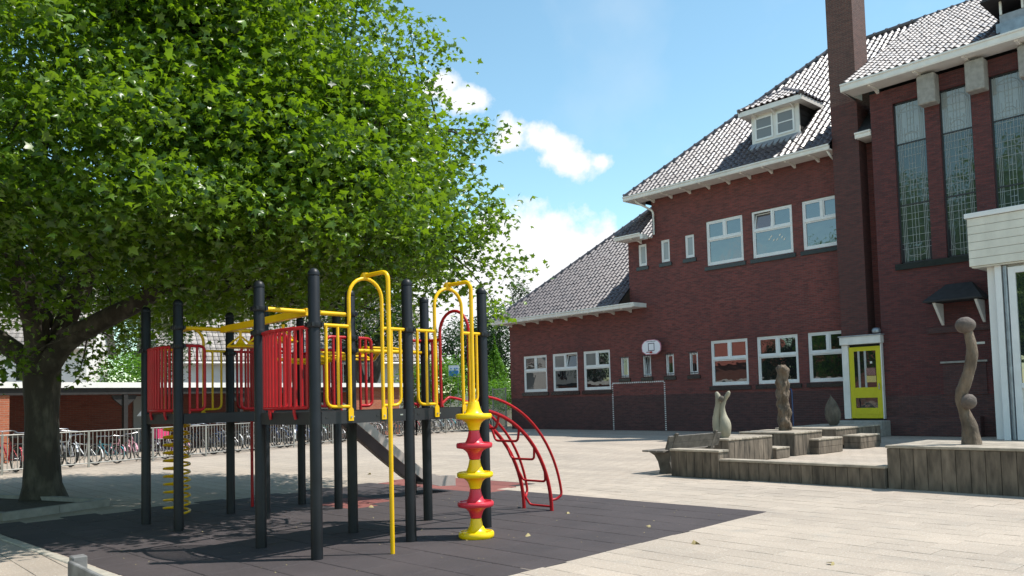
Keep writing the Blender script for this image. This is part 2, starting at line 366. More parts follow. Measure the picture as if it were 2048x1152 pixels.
def fillet(pts, r, n=5):
    P = [np.array(p, float) for p in pts]; out = [P[0]]
    for i in range(1, len(P) - 1):
        a, b, c = P[i - 1], P[i], P[i + 1]; d1 = a - b; d2 = c - b; l1, l2 = np.linalg.norm(d1), np.linalg.norm(d2); q = min(r, l1 * .49, l2 * .49)
        s, e = b + d1 / l1 * q, b + d2 / l2 * q
        for k in range(n + 1):
            t = k / n; out.append((1 - t) ** 2 * s + 2 * t * (1 - t) * b + t * t * e)
    out.append(P[-1]); return out
def blob(c, r, fn=None, nu=24, nv=14):
    """closed displaced ball as (verts, faces)"""
    vs = [(c[0], c[1], c[2] - r[2])]
    for j in range(1, nv):
        ph = -PI / 2 + PI * j / nv
        for i in range(nu):
            a = 2 * PI * i / nu; d = np.array([math.cos(ph) * math.cos(a), math.cos(ph) * math.sin(a), math.sin(ph)]); k = fn(a, ph) if fn else 1
            vs.append(tuple(np.array(c) + d * np.array(r) * k))
    vs.append((c[0], c[1], c[2] + r[2])); fs = [(0, 1 + (i + 1) % nu, 1 + i) for i in range(nu)]
    for j in range(nv - 2): fs += [(1 + j * nu + i, 1 + j * nu + (i + 1) % nu, 1 + (j + 1) * nu + (i + 1) % nu, 1 + (j + 1) * nu + i) for i in range(nu)]
    t = len(vs) - 1; b = 1 + (nv - 2) * nu; fs += [(t, b + i, b + (i + 1) % nu) for i in range(nu)]
    return vs, fs

# ------------------------------------------------------------------ ground
def rot2(o, ang):
    c, s = math.cos(ang), math.sin(ang)
    return lambda u, v: (o[0] - u * c - v * s, o[1] - u * s + v * c)     # u to the left, v to the back
MAT_ANG = math.radians(3.6); MATF = rot2((-5.10, 2.52), MAT_ANG)
MU, MV, TS = 15.5, 14, .487                                              # mat size in tiles
def in_mat(x, y, g=0.0):
    c, s = math.cos(MAT_ANG), math.sin(MAT_ANG); dx, dy = x + 5.10, y - 2.52
    u = -(dx * c + dy * s); v = -dx * s + dy * c
    U, V = MU * TS, MV * TS
    return (-g < u < U + g and -g < v < V + g) or (10.2 * TS - g < u < 15.5 * TS + g and V - g < v < V + 2.2 * TS + g)
def ground():
    g = MB().quad((-400, -300, -.05), (300, -300, -.05), (300, 500, -.05), (-400, 500, -.05)).build('ground', 'soil'); tag(g, kind='structure')
    p = MB().quad((-70, -60, -.010), (40, -60, -.010), (40, 60, -.010), (-70, 60, -.010)).build('paving', 'paver_far'); tag(p, 'pale beige concrete paved schoolyard', kind='structure')
    slab = MB().cbox(-.1484, .1484, -.1474, .1474, -.04, 0, .003).mesh('paving_slab'); slab.materials.append(MATS['paver'])
    cells = []
    for j in range(-8, 60):
        y = (j + .5) * .30; off = .15 if j % 2 else 0
        for i in range(-60, 12):
            x = (i + .5) * .30 + off
            px, py, d = project((x, y, 0))
            if d < 2 or not (-60 < px < 2110 and 850 < py < 1230) or d > 14: continue
            if in_mat(x, y, -.12): continue
            cells.append((d, x, y))
    cells.sort()
    rest = MB()
    for k, (d, x, y) in enumerate(cells):
        dz = random.uniform(-.002, .0015)
        if k < 300: inst('paving_slab', slab, p, (x, y, dz))
        else: rest.add([(x + sx * .1484, y + sy * .1474, z) for z in (-.03 + dz, dz) for sx, sy in ((-1, -1), (1, -1), (1, 1), (-1, 1))], [(4, 5, 6, 7), (0, 1, 5, 4), (1, 2, 6, 5), (2, 3, 7, 6), (3, 0, 4, 7)])
    rest.build('paving_slab_field', 'paver', p, kind='stuff')
    # rubber safety mat
    corners = [MATF(-.02, -.02), MATF(MU * TS + .02, -.02), MATF(MU * TS + .02, MV * TS + .02), MATF(-.02, MV * TS + .02)]
    m = MB().quad(*[(x, y, -.006) for x, y in corners][::-1])
    ext = [MATF(10.2 * TS, MV * TS + .02), MATF(15.5 * TS, MV * TS + .02), MATF(15.5 * TS, (MV + 2.2) * TS), MATF(10.2 * TS, (MV + 2.2) * TS)]
    m.quad(*[(x, y, -.006) for x, y in ext][::-1]); m = m.build('rubber_mat', 'rubber'); tag(m, 'dark grey rubber safety tiling under the play frame', kind='structure')
    h = TS / 2 - .003
    t1 = MB().cbox(-h, h, -h, h, -.03, .004, .006).mesh('mat_tile'); t1.materials.append(MATS['rubber_tile']); t2 = t1.copy(); t2.materials.clear(); t2.materials.append(MATS['rubber_red'])
    th = MB().cbox(-h / 2 + .0015, h / 2 - .0015, -h, h, -.03, .004, .006).mesh('mat_tile'); th.materials.append(MATS['rubber_tile'])
    for j in range(16):
        off = .5 if j % 2 else 0
        if off and j < MV: x, y = MATF(.25 * TS, (j + .5) * TS); inst('mat_tile', th, m, (x, y, 0), (0, 0, MAT_ANG))
        for i in range(16):
            u = i + .5 + off
            if u > MU: continue
            if j >= MV and not (u > 10.4): continue
            x, y = MATF(u * TS, (j + .5) * TS); red = j >= MV - 1 and u > 9 or (j in (8, 9) and 10.4 < u < 12.4)
            inst('mat_tile', t2 if red else t1, m, (x, y, random.uniform(-.0015, .0015)), (0, 0, MAT_ANG))
    # kerb stones along the near edge of the mat
    k = tag(bpy.data.objects.new('kerb', None), 'pale concrete kerb edging along the front of the rubber mat', kind='structure'); COL.objects.link(k)
    for i in range(8):
        x, y = MATF(i * 1.0 + .5, -.075); s = MB().cbox(-.495, .495, -.05, .05, -.05, .012, .008).mesh('kerb_stone'); s.materials.append(MATS['kerb']); inst('kerb_stone', s, k, (x, y, 0), (0, 0, MAT_ANG))
ground()

# ------------------------------------------------------------------ school building
FY = 28.4; EY = 27.56
school = thing('school_building', 'dark red brick school with tiled hipped roofs, white eaves and tall chimney', 'building', (-20, FY, 0))
def wall(name, m, x0, x1, z0, z1, y, holes, depth=None, rev=.13, sides=True):
    b = MB(); xs = sorted({x0, x1, *[h[0] for h in holes], *[h[1] for h in holes]}); zs = sorted({z0, z1, *[h[2] for h in holes], *[h[3] for h in holes]})
    for i in range(len(xs) - 1):
        for j in range(len(zs) - 1):
            cx, cz = (xs[i] + xs[i + 1]) / 2, (zs[j] + zs[j + 1]) / 2
            if any(h[0] < cx < h[1] and h[2] < cz < h[3] for h in holes): continue
            b.quad((xs[i], y, zs[j]), (xs[i + 1], y, zs[j]), (xs[i + 1], y, zs[j + 1]), (xs[i], y, zs[j + 1]))
    for (a, c, d, e) in holes:
        b.quad((a, y, d), (a, y, e), (a, y + rev, e), (a, y + rev, d)); b.quad((c, y, d), (c, y + rev, d), (c, y + rev, e), (c, y, e))
        b.quad((a, y, e), (c, y, e), (c, y + rev, e), (a, y + rev, e)); b.quad((a, y, d), (a, y + rev, d), (c, y + rev, d), (c, y, d))
    if depth:
        b.quad((x0, y, z0), (x0, y, z1), (x0, y + depth, z1), (x0, y + depth, z0)); b.quad((x1, y, z0), (x1, y + depth, z0), (x1, y + depth, z1), (x1, y, z1))
        b.quad((x0, y + depth, z0), (x0, y + depth, z1), (x1, y + depth, z1), (x1, y + depth, z0))
    return b.build(name, m, school)
WIN = [(-30.38, -28.68), (-28.28, -26.59), (-26.21, -24.54)]; WINR = [(-19.10, -17.39), (-16.98, -15.26), (-14.86, -13.32)]
SM = [(-23.91, -23.45), (-22.64, -22.19), (-21.39, -20.96), (-20.17, -19.74)]; USM = [(-22.68, -22.22), (-21.43, -20.97), (-20.17, -19.71)]
lowh = [(a, b, 1.86, 3.70) for a, b in WIN + WINR] + [(a, b, 2.37, 3.30) for a, b in SM]
uph = [(a, b, 6.80, 8.64) for a, b in WINR] + [(a, b, 7.28, 8.25) for a, b in USM]
wall('plinth', 'brick_dark', -31.38, -11.0, -.05, 1.56, FY, [], 16)
wall('wall', 'brick', -31.38, -23.25, 1.56, 5.44, FY, [h for h in lowh if h[0] < -23.25], 16)
# one opening straddles the join of the two blocks, so the block wall starts right of it
wall('wall', 'brick', -23.25, -21.86, 1.56, 8.50, FY, [h for h in lowh if -23.25 < h[0] < -21.86] + [h for h in uph if -23.25 < h[0] < -21.86], 12)
wall('wall', 'brick', -21.86, -11.0, 1.56, 10.20, FY, [h for h in lowh if h[0] > -21.86] + [h for h in uph if h[0] > -21.86], 12)
TY = 27.6
TWIN = [(-11.05, -10.04), (-9.60, -8.65), (-8.13, -7.16), (-6.7, -5.7)]
wall('plinth', 'brick_dark', -11.79, -3.0, -.05, 1.3, TY, [], 12)
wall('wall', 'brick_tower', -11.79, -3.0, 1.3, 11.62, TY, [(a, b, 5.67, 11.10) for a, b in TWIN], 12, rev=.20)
def soldier_course(x0, x1, z, y):
    b = MB(); n = int((x1 - x0) / .075)
    for i in range(n): x = x0 + (x1 - x0) * i / n; b.box(x + .004, x + (x1 - x0) / n - .004, y - .006, y + .05, z, z + .21)
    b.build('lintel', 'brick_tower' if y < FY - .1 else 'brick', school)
for a, b in WIN + WINR: soldier_course(a - .1, b + .1, 3.71, FY)
for a, b in WINR: soldier_course(a - .1, b + .1, 8.65, FY)
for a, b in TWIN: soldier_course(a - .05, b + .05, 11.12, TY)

def window(x0, x1, z0, z1, y, glass, split=.41, tilt=None, bars=False, single=False):
    w = .075; fy = y + .035
    fr = MB()                                     # outer frame
    for a in ((x0, x0 + w, z0, z1), (x1 - w, x1, z0, z1), (x0 + w, x1 - w, z1 - w, z1), (x0 + w, x1 - w, z0, z0 + w + .02)): fr.cbox(a[0], a[1], fy, fy + .09, a[2], a[3], .006)
    lights = []
    if single: lights = [(x0 + w, x1 - w, z0 + w + .02, z1 - w)]
    else:
        zt = z1 - (z1 - z0) * split; xm = (x0 + x1) / 2
        fr.cbox(x0 + w, x1 - w, fy - .012, fy + .078, zt - .045, zt + .045, .006); fr.cbox(xm - .045, xm + .045, fy - .004, fy + .084, zt + .045, z1 - w, .006)
        lights = [(x0 + w, xm - .045, zt + .045, z1 - w), (xm + .045, x1 - w, zt + .045, z1 - w), (x0 + w, x1 - w, z0 + w + .02, zt - .045)]
    o = fr.build('window', 'white_frame', school)
    for k, (a, b, c, d) in enumerate(lights):
        s = .045 if not single else .03
        sh = MB(); dy = fy + .018
        for q in ((a, a + s, c, d), (b - s, b, c, d), (a + s, b - s, d - s, d), (a + s, b - s, c, c + s)): sh.box(q[0] + .002, q[1] - .002 if q[1] == b else q[1], dy, dy + .06, q[2] + .002, q[3] - .002)
        g = MB().box(a + s, b - s, dy + .03, dy + .045, c + s, d - s)
        if tilt is not None and k in (tilt if hasattr(tilt, '__len__') else [tilt]):
            for mb in (sh, g): mb.v = [(p[0], p[1] + (p[2] - c) * .22, p[2] - .01) for p in mb.v]
            MB().box(a + .01, b - .01, fy + .30, fy + .31, c, d).build('dark_room', 'dark_room', o)
        sh.build('sash', 'white_frame', o); g.build('pane', glass[k] if isinstance(glass, (list, tuple)) else glass, o)
    sl = MB().hexa([(x0 - .10, y - .055, z0 - .19), (x1 + .10, y - .055, z0 - .19), (x1 + .10, y + .06, z0 - .19), (x0 - .10, y + .06, z0 - .19),
                    (x0 - .10, y - .055, z0 - .045), (x1 + .10, y - .055, z0 - .045), (x1 + .10, y + .06, z0 - .004), (x0 - .10, y + .06, z0 - .004)])
    sl.build('sill', 'sill_black', o)
    if bars:
        for q in (.33, .67): MB().tube([(x0 + (x1 - x0) * q, y - .05, z0 - .06), (x0 + (x1 - x0) * q, y - .05, z1 + .06)], .009, 6).build('window_bar', 'iron', o)
        for q in (.05, .95): MB().box(x0 - .01, x1 + .01, y - .058, y - .045, z0 + (z1 - z0) * q, z0 + (z1 - z0) * q + .03).build('cross_bar', 'iron', o)
    return o
tl = [None, 1, None]
gl = [['glass', 'glass', 'glass'], ['glass_curtain', 'glass', 'glass'], ['glass_curtain', 'glass', 'glass']]
for k, (a, b) in enumerate(WIN): window(a, b, 1.86, 3.70, FY, gl[k], tilt=tl[k])
for k, (a, b) in enumerate(WINR): window(a, b, 1.86, 3.70, FY, 'glass', tilt=None)
for k, (a, b) in enumerate(WINR): window(a, b, 6.80, 8.64, FY, 'glass_up', tilt=0 if k == 1 else None)
for k in range(7):
    x = -16.35 + .11 * k + random.uniform(-.02, .02); z = 7.42 + .10 * math.sin(k * 1.9); MB().prism([(x, FY + .075, z), (x + .07, FY + .075, z + .02), (x + .11, FY + .075, z + .10), (x + .03, FY + .075, z + .07)], (0, .002, 0)).build('window_sticker', 'paper', school)
for k, (a, b) in enumerate(SM): window(a, b, 2.37, 3.30, FY, 'glass' if k != 1 else 'glass_curtain', bars=True, single=True, tilt=0 if k == 1 else None)
for k, (a, b) in enumerate(USM): window(a, b, 7.28, 8.25, FY, 'glass_frost', single=True)

def leaded(x0, x1, z0, z1, y):
    gy = y + .13; xm = (x0 + x1) / 2
    fr = MB()
    for a in ((x0, x0 + .045, z0, z1), (x1 - .045, x1, z0, z1), (x0, x1, z1 - .045, z1), (x0, x1, z0, z0 + .045)): fr.box(a[0], a[1], gy - .03, gy + .05, a[2], a[3])
    o = fr.build('stained_window', 'iron', school)
    zs = [z0 + .045, z0 + (z1 - z0) * .36, z0 + (z1 - z0) * .74, z1 - .045]
    for i in range(3):
        MB().box(x0 + .045, x1 - .045, gy, gy + .01, zs[i] + .022, zs[i + 1] - .022).build('pane', 'glass_tower_top' if i == 2 else 'glass_lead', o)
        if i: MB().box(x0 + .045, x1 - .045, gy - .025, gy + .02, zs[i] - .022, zs[i] + .022).build('transom', 'iron', o)
    c = MB(); r = .0065; rg = random.Random(int(x0 * 100)); w = x1 - x0
    for f in (.12, .17, .22, .40, .5, .60, .78, .83, .88): c.box(x0 + w * f - r, x0 + w * f + r, gy - .012, gy - .001, z0 + .05, z1 - .05)
    z = z0 + .25
    while z < z1 - .2:
        a, b = (.05, .95) if rg.random() < .45 else ((.22, .78) if rg.random() < .6 else (.40, .60)); c.box(x0 + w * a, x0 + w * b, gy - .011, gy - .002, z - r, z + r); z += rg.uniform(.16, .30)
    def arc(cx, cz, R, a0, a1, n=12):
        for k in range(n):
            p, q = a0 + (a1 - a0) * k / n, a0 + (a1 - a0) * (k + 1) / n
            c.tube([(cx + R * math.cos(p), gy - .008, cz + R * math.sin(p)), (cx + R * math.cos(q), gy - .008, cz + R * math.sin(q))], r, 4, False)
    arc(xm, z0 + .55, .36, PI, 2 * PI); arc(xm, z1 - .55, .38, 0, PI); arc(xm, z1 - 1.25, .2, 0, 2 * PI, 16)
    for s in (-1, 1):
        c.box(xm + s * .2 - r, xm + s * .2 + r, gy - .013, gy, z1 - 1.9, z1 - .9)
    c.build('lead_came', 'came', o)
    for s in (-1, 1): MB().box(xm + s * w * .42 - .05, xm + s * w * .42 + .05, gy - .006, gy - .0015, z0 + .06, z0 + rg.uniform(.7, 1.1)).build('dark_glass', 'dark_room', o)
for a, b in TWIN: leaded(a, b, 5.67, 11.10, TY)
part(school, 'sill', 'sill_black', box=(-11.2, -3.2, TY - .07, TY + .02, 5.46, 5.66))
for x in (-9.82, -8.39, -6.93): part(school, 'corbel_block', 'concrete', cbox=(x - .27, x + .27, TY - .42, TY + .02, 10.66, 11.625, .03))
# eaves: white box gutters, soffits and brackets
def eave(x0, x1, z, y0, wy, bx, left=None, right=None, h=.20):
    g = MB(); prof = [(y0, z - h), (y0 - .02, z - h + .05), (y0 - .02, z - .07), (y0 - .06, z - .05), (y0 - .06, z), (y0 + .06, z), (y0 + .06, z - h)]
    g.prism([(x0, p[0], p[1]) for p in prof], (x1 - x0, 0, 0)); g.build('gutter', 'white_paint', school)
    part(school, 'soffit', 'white_paint', hexa=([(x0, y0 + .06, z - h + .015), (x1, y0 + .06, z - h + .015), (x1, wy - .002, z - h + .015), (x0, wy - .002, z - h + .015), (x0, y0 + .06, z - h + .05), (x1, y0 + .06, z - h + .05), (x1, wy - .002, z - h + .05), (x0, wy - .002, z - h + .05)],))
    for x in bx:
        MB().prism([(x - .045, wy - .001, z - h + .014), (x - .045, y0 + .10, z - h + .014), (x - .045, y0 + .12, z - h - .03), (x - .045, wy - .2, z - h - .06), (x - .045, wy - .001, z - h - .13)], (.09, 0, 0)).build('bracket', 'white_paint', school)
    for xe, sgn in ((left, -1), (right, 1)):
        if xe is not None:                        # return of the gutter along the side
            a, b = (xe - .06, xe + .06); part(school, 'gutter', 'white_paint', box=(a, b, y0 + .06, wy + .6, z - h, z))
eave(-31.76, -22.46, 5.60, EY, FY, [-31.2 + i * 1.0 for i in range(9)], left=-31.76 + .06)
part(school, 'gutter', 'white_paint', hexa=([(-22.45, EY - .06, 5.42), (-22.33, EY, 5.42), (-22.33, FY, 5.42), (-22.45, FY, 5.42), (-22.45, EY - .06, 5.60), (-22.33, EY - .06, 5.60), (-22.33, FY, 5.60), (-22.45, FY, 5.60)],))
eave(-22.76, -13.29, 10.30, EY, FY, [-21.7 + i * .95 for i in range(9)], left=-22.76 + .06)
eave(-12.34, -11.80, 10.42, EY, FY, [])
eave(-23.32, -21.87, 8.58, EY, FY, [-22.5], left=-23.32 + .06, h=.16)
part(school, 'gutter_end', 'white_paint', box=(-21.868, -21.72, EY - .04, EY + .30, 8.30, 8.50))
eave(-12.42, -3.0, 11.97, 26.80, TY, [-11.5 + i * 1.45 for i in range(7)], left=-12.42 + .06, h=.26)
# downpipes
MB().tube(fillet([(-22.2, EY + .1, 10.12), (-22.2, EY + .2, 10.0), (-21.72, FY - .08, 9.6), (-21.72, FY - .08, 8.55)], .15), .045, 8).build('downpipe', 'white_paint', school, True)
MB().tube(fillet([(-13.45, EY + .1, 10.14), (-13.4, EY + .3, 9.95), (-13.4, FY - .06, 9.8), (-13.4, FY - .06, 9.3)], .12), .04, 8).build('downpipe', 'white_paint', school, True)
# chimney
MB().box(-13.28, -12.33, 27.8, 28.85, 11.65, 17.6).build('chimney', 'brick_chimney', school); MB().box(-13.28, -12.33, 27.8, 28.85, -.05, 11.65).build('chimney_breast', 'brick_breast', school)
part(school, 'flashing', 'lead', prism=([(-12.328, 27.84, 10.45), (-12.328, 28.2, 10.62), (-12.328, 28.5, 11.0), (-12.328, 28.84, 11.55), (-12.328, 28.84, 10.9), (-12.328, 28.3, 10.45)], (.012, 0, 0)))
# roofs: flat underlay plus individual pantiles
TW_, TL_ = .25, .285
def tile_mesh(name):
    b = MB(); n = 10; vs = []
    for j, (y, dz) in enumerate(((-.03, -.012), (0, .030), (TL_ + .07, .006))):
        pass
    rows = ((0.010, -.016), (0.0, .038), (TL_ + .06, .008))
    for (y, dz) in rows:
        for i in range(n + 1):
            u = i / n; x = (u - .5) * (TW_ + .012); z = .044 * math.sin(2 * PI * u - .5) + dz; vs.append((x, y, z))
    fs = [(r * (n + 1) + i, r * (n + 1) + i + 1, (r + 1) * (n + 1) + i + 1, (r + 1) * (n + 1) + i) for r in range(2) for i in range(n)]
    b.add(vs, fs); me = b.mesh(name, True); me.materials.append(MATS['roof_tile']); return me
TILE = tile_mesh('roof_tile'); TV = np.array([v.co[:] for v in TILE.vertices]); TF = [tuple(p.vertices) for p in TILE.polygons]
TILES = []
def tile_field(roof, O, A, S, umax, vmax, inside):
    O, A, S = (np.array(q, float) for q in (O, A, S)); A /= np.linalg.norm(A); S /= np.linalg.norm(S); Nn = np.cross(A, S)
    for r in range(int(vmax / TL_) + 1):
        for c in range(int(umax / TW_) + 1):
            u, v = (c + .5) * TW_, r * TL_
            if not inside(u, v + TL_ * .4): continue
            jx = random.uniform(-.009, .009); P = O + A * (u + jx) + S * v + Nn * (.055 + random.uniform(-.006, .006)); TILES.append((roof, P, A, S, Nn))
SL = .94; CS = 1 / math.hypot(1, SL)
def underlay(pts, name='roof'):
    b = MB().quad(*pts); return b.build(name, 'felt_black', school)
r1 = underlay([(-31.76, EY, 5.52), (-23.26, EY, 5.52), (-23.26, 36.06, 13.51)]); underlay([(-31.76, 44.56, 5.52), (-31.76, EY, 5.52), (-23.26, 36.06, 13.51)], 'roof_slope')
tile_field(r1, (-31.76, EY, 5.54), (1, 0, 0), (0, 1, SL), 8.5, 11.7, lambda u, v: u > v * CS + .06 and u < 8.42)
r2 = underlay([(-22.76, EY, 10.22), (-13.29, EY, 10.22), (-13.29, 34.05, 16.34), (-16.27, 34.05, 16.34)]); underlay([(-13.289, 28.86, 11.44), (-12.34, 28.86, 11.44), (-12.34, 34.05, 16.34), (-13.289, 34.05, 16.34)], 'roof_slope'); underlay([(-12.33, EY, 10.36), (-11.8, EY, 10.36), (-11.8, 28.6, 11.3), (-12.33, 28.6, 11.3)], 'roof_slope'); underlay([(-22.76, 40.54, 10.22), (-22.76, EY, 10.22), (-16.27, 34.05, 16.34)], 'roof_slope')
underlay([(-22.76, 40.54, 10.22), (-16.27, 34.05, 16.34), (-3.0, 34.05, 16.34), (-3.0, 40.54, 10.22)], 'roof_slope')
DX0, DX1, DYF = -17.28, -14.59, 28.24                                      # dormer eaves
def in_main(u, v):
    x = -22.76 + u; y = EY + v * CS; z = 10.22 + SL * v * CS
    if not (u > v * CS + .06 and v * CS < 6.4): return False
    if -13.32 < x < -12.34 and y < 28.95: return False
    if -16.98 < x < -14.86 and y > 28.55 and z < 12.62: return False
    return x < -12.36
tile_field(r2, (-22.76, EY, 10.24), (1, 0, 0), (0, 1, SL), 10.4, 9.0, in_main)
r3 = underlay([(-23.32, EY, 8.52), (-21.865, EY, 8.52), (-21.865, 29.01, 9.88)]); tile_field(r3, (-23.32, EY, 8.53), (1, 0, 0), (0, 1, SL), 1.45, 2.0, lambda u, v: u > v * CS + .05 and u < 1.42)
ST = (16.42 - 11.93) / (34.05 - 26.8); CT = 1 / math.hypot(1, ST)
r4 = underlay([(-12.34, 26.8, 11.90), (-3.0, 26.8, 11.90), (-3.0, 34.05, 16.38), (-12.34, 34.05, 16.38)])
underlay([(-12.35, 26.9, 11.7), (-12.35, 26.9, 11.9), (-12.35, 34.05, 16.34), (-12.35, 28.9, 11.5)], 'roof_verge')
tile_field(r4, (-12.34, 26.8, 11.92), (1, 0, 0), (0, 1, ST), 9.2, 8.4, lambda u, v: v * CT < 7.15 and not (-7.70 < -12.34 + u < -6.1 and v < 1.6))
# dormer
dorm = part(school, 'dormer', 'white_paint', box=(-16.94, -14.91, 28.64, 28.70, 11.30, 12.55))
for a, b in ((-16.78, -16.0), (-15.86, -15.10)):
    s = MB()
    for q in ((a, a + .07, 11.48, 12.40), (b - .07, b, 11.48, 12.40), (a + .07, b - .07, 12.33, 12.40), (a + .07, b - .07, 11.48, 11.55), (a + .07, b - .07, 11.925, 11.965)): s.box(q[0], q[1], 28.60, 28.638, q[2], q[3])
    s.build('sash', 'white_frame', dorm); MB().box(a + .07, b - .07, 28.62, 28.637, 11.55, 12.33).build('pane', 'glass_curtain', dorm)
MB().prism([(-14.912, 28.70, 11.40), (-14.912, 28.70, 12.5), (-14.912, 29.95, 12.5)], (-.05, 0, 0)).build('dormer_cheek', 'timber_dark', dorm)
MB().prism([(-16.938, 28.70, 11.40), (-16.938, 28.70, 12.5), (-16.938, 29.95, 12.5)], (.05, 0, 0)).build('dormer_cheek', 'timber_dark', dorm)
for i in range(5): MB().box(-14.915, -14.895, 28.70, 28.78 + .2 * (i + 1), 11.50 + i * .2, 11.52 + i * .2).build('dormer_board', 'timber_dark', dorm)
g = MB(); g.box(DX0, DX1, DYF, DYF + .10, 12.49, 12.68); g.box(DX1 - .10, DX1, DYF + .10, 29.95, 12.49, 12.68); g.box(DX0, DX0 + .10, DYF + .10, 29.95, 12.49, 12.68); g.build('dormer_gutter', 'white_paint', dorm)
MB().box(DX0 + .1, DX1 - .1, DYF + .1, 29.9, 12.50, 12.54).build('dormer_soffit', 'white_paint', dorm)
for x in (-16.7, -15.9, -15.1): MB().prism([(x - .03, 28.64, 12.49), (x - .03, 28.3, 12.49), (x - .03, 28.64, 12.33)], (.06, 0, 0)).build('bracket', 'white_paint', dorm)
DS = .62; dxm = (DX0 + DX1) / 2; hw = (DX1 - DX0) / 2; CD = 1 / math.hypot(1, DS)
MB().quad((DX0, DYF, 12.66), (DX1, DYF, 12.66), (dxm, DYF + hw, 12.66 + DS * hw)).quad((DX1, DYF, 12.66), (DX1, 30.1, 12.66), (dxm, 31.2, 12.66 + DS * hw), (dxm, DYF + hw, 12.66 + DS * hw)).quad((DX0, 30.1, 12.66), (DX0, DYF, 12.66), (dxm, DYF + hw, 12.66 + DS * hw), (dxm, 31.2, 12.66 + DS * hw)).build('dormer_roof', 'felt_black', dorm)
drf = r2
tile_field(r2, (DX0, DYF, 12.67), (1, 0, 0), (0, 1, DS), 2.7, 1.6, lambda u, v: abs(u - hw) < hw - v * CD - .02)
tile_field(r2, (DX1, DYF, 12.67), (0, 1, 0), (-1, 0, DS), 3.2, 1.6, lambda u, v: u > v * CD and v * CD < hw and DYF + u < 30.0 + v * CD * .66)
part(dorm, 'lead_apron', 'lead', hexa=([(-17.0, 28.35, 11.04), (-14.85, 28.35, 11.04), (-14.85, 28.66, 11.33), (-17.0, 28.66, 11.33), (-17.0, 28.32, 11.10), (-14.85, 28.32, 11.10), (-14.85, 28.62, 11.39), (-17.0, 28.62, 11.39)],))
# ventilation dormer on the tower roof
vd = part(school, 'roof_vent', 'zinc', box=(-7.68, -6.2, 27.05, 28.6, 11.95, 12.42)); MB().box(-7.60, -6.28, 27.15, 28.6, 12.42, 12.70).build('vent_box', 'lead', vd)
for x in (-7.58, -7.0): MB().box(x, x + .06, 27.1, 27.16, 12.70, 13.15).build('vent_post', 'white_paint', vd)
MB().prism([(-8.0, 26.75, 13.1), (-5.9, 26.75, 13.1), (-6.95, 26.75, 13.9)], (0, 3.5, 0)).build('vent_roof', 'felt_black', vd)
# hip and ridge tiles
def ridge_line(p, q, n, r=.115):
    p, q = np.array(p, float), np.array(q, float)
    for i in range(n):
        a, b = p + (q - p) * i / n, p + (q - p) * (i + 1.08) / n; d = b - a
        MB().tube([a, a + d * .12, a + d * .121, b], [r * 1.22, r * 1.22, r * .95, r], 8).build('ridge_tile', 'roof_tile', school, True)
ridge_line((-31.72, EY + .04, 5.60), (-23.3, 36.02, 13.58), 26); ridge_line((-22.72, EY + .04, 10.30), (-16.27, 34.05, 16.44), 20); ridge_line((-16.27, 34.05, 16.44), (-3.0, 34.05, 16.44), 26)
ridge_line((DX0, DYF, 12.72), (dxm, DYF + hw, 12.72 + DS * hw), 4, .09); ridge_line((DX1, DYF, 12.72), (dxm, DYF + hw, 12.72 + DS * hw), 4, .09); ridge_line((dxm, DYF + hw, 12.74 + DS * hw), (dxm, 31.2, 12.74 + DS * hw), 4, .09); ridge_line((-23.3, EY + .04, 8.62), (-21.88, 29.0, 9.96), 5, .10)
# pantiles: the 300 that show largest stay single, the rest are one field
def seen_size(t):
    x, y, d = project(t[1]); return (1e3 if (0 < x < 2048 and 0 < y < 1152) else 0) - d
TILES.sort(key=seen_size, reverse=True)
for (rf, P, A, S, Nn) in TILES[:300]:
    ob = bpy.data.objects.new('roof_tile', TILE); COL.objects.link(ob); ob.parent = rf; o = ORG[rf.name]
    m4 = Matrix(((A[0], S[0], Nn[0], P[0] - o[0]), (A[1], S[1], Nn[1], P[1] - o[1]), (A[2], S[2], Nn[2], P[2] - o[2]), (0, 0, 0, 1))); ob.matrix_local = m4
fld = MB()
for (rf, P, A, S, Nn) in TILES[300:]: fld.add((np.array(P) + TV[:, :1] * A + TV[:, 1:2] * S + TV[:, 2:] * Nn).tolist(), TF)
fld.build('roof_tile_field', 'roof_tile', school, True, 'stuff')
# yellow door in its white porch frame
dy = 27.46
dr = MB(); X0, X1, Z0, Z1 = -12.89, -11.80, .56, 3.0; H = Z1 - Z0
for a in ((X0, X0 + .17, Z0, Z1), (X1 - .17, X1, Z0, Z1), (X0 + .17, X1 - .17, Z1 - .15, Z1), (X0 + .17, X1 - .17, Z0 + H * .285, Z0 + H * .43), (X0 + .17, X1 - .17, Z0, Z0 + H * .145)): dr.cbox(a[0], a[1], dy, dy + .05, a[2], a[3], .006)
door = dr.build('door', 'yellow_door', school); tag(door, 'yellow glazed door in white frame')
MB().box(X0 + .17, X1 - .17, dy + .02, dy + .03, Z0 + H * .43, Z1 - .15).build('pane', 'glass', door); MB().box(X0 + .17, X1 - .17, dy + .02, dy + .03, Z0 + H * .145, Z0 + H * .285).build('pane', 'glass', door)
for x in (X0 + .30, X0 + .52): MB().box(x, x + .07, dy + .006, dy + .018, Z0 + H * .43, Z1 - .15).build('hall_frame', 'curtain', door)
MB().box(X0 + .58, X1 - .2, dy + .004, dy + .016, Z0 + H * .60, Z0 + H * .70).build('notice', 'paper_print', door); MB().box(X0 + .58, X1 - .19, dy + .004, dy + .017, Z0 + H * .50, Z0 + H * .59).build('notice', 'paper_yellow', door)
MB().lathe([(.04, 0), (.04, .01)], (0, 0, 0), 12); MB().box(X0 + .72, X0 + .79, dy + .003, dy + .012, Z0 + H * .76, Z0 + H * .79).build('sticker', 'paper', door)
MB().box(X1 - .10, X1 - .07, dy - .05, dy, Z0 + H * .40, Z0 + H * .48).build('handle', 'steel', door)
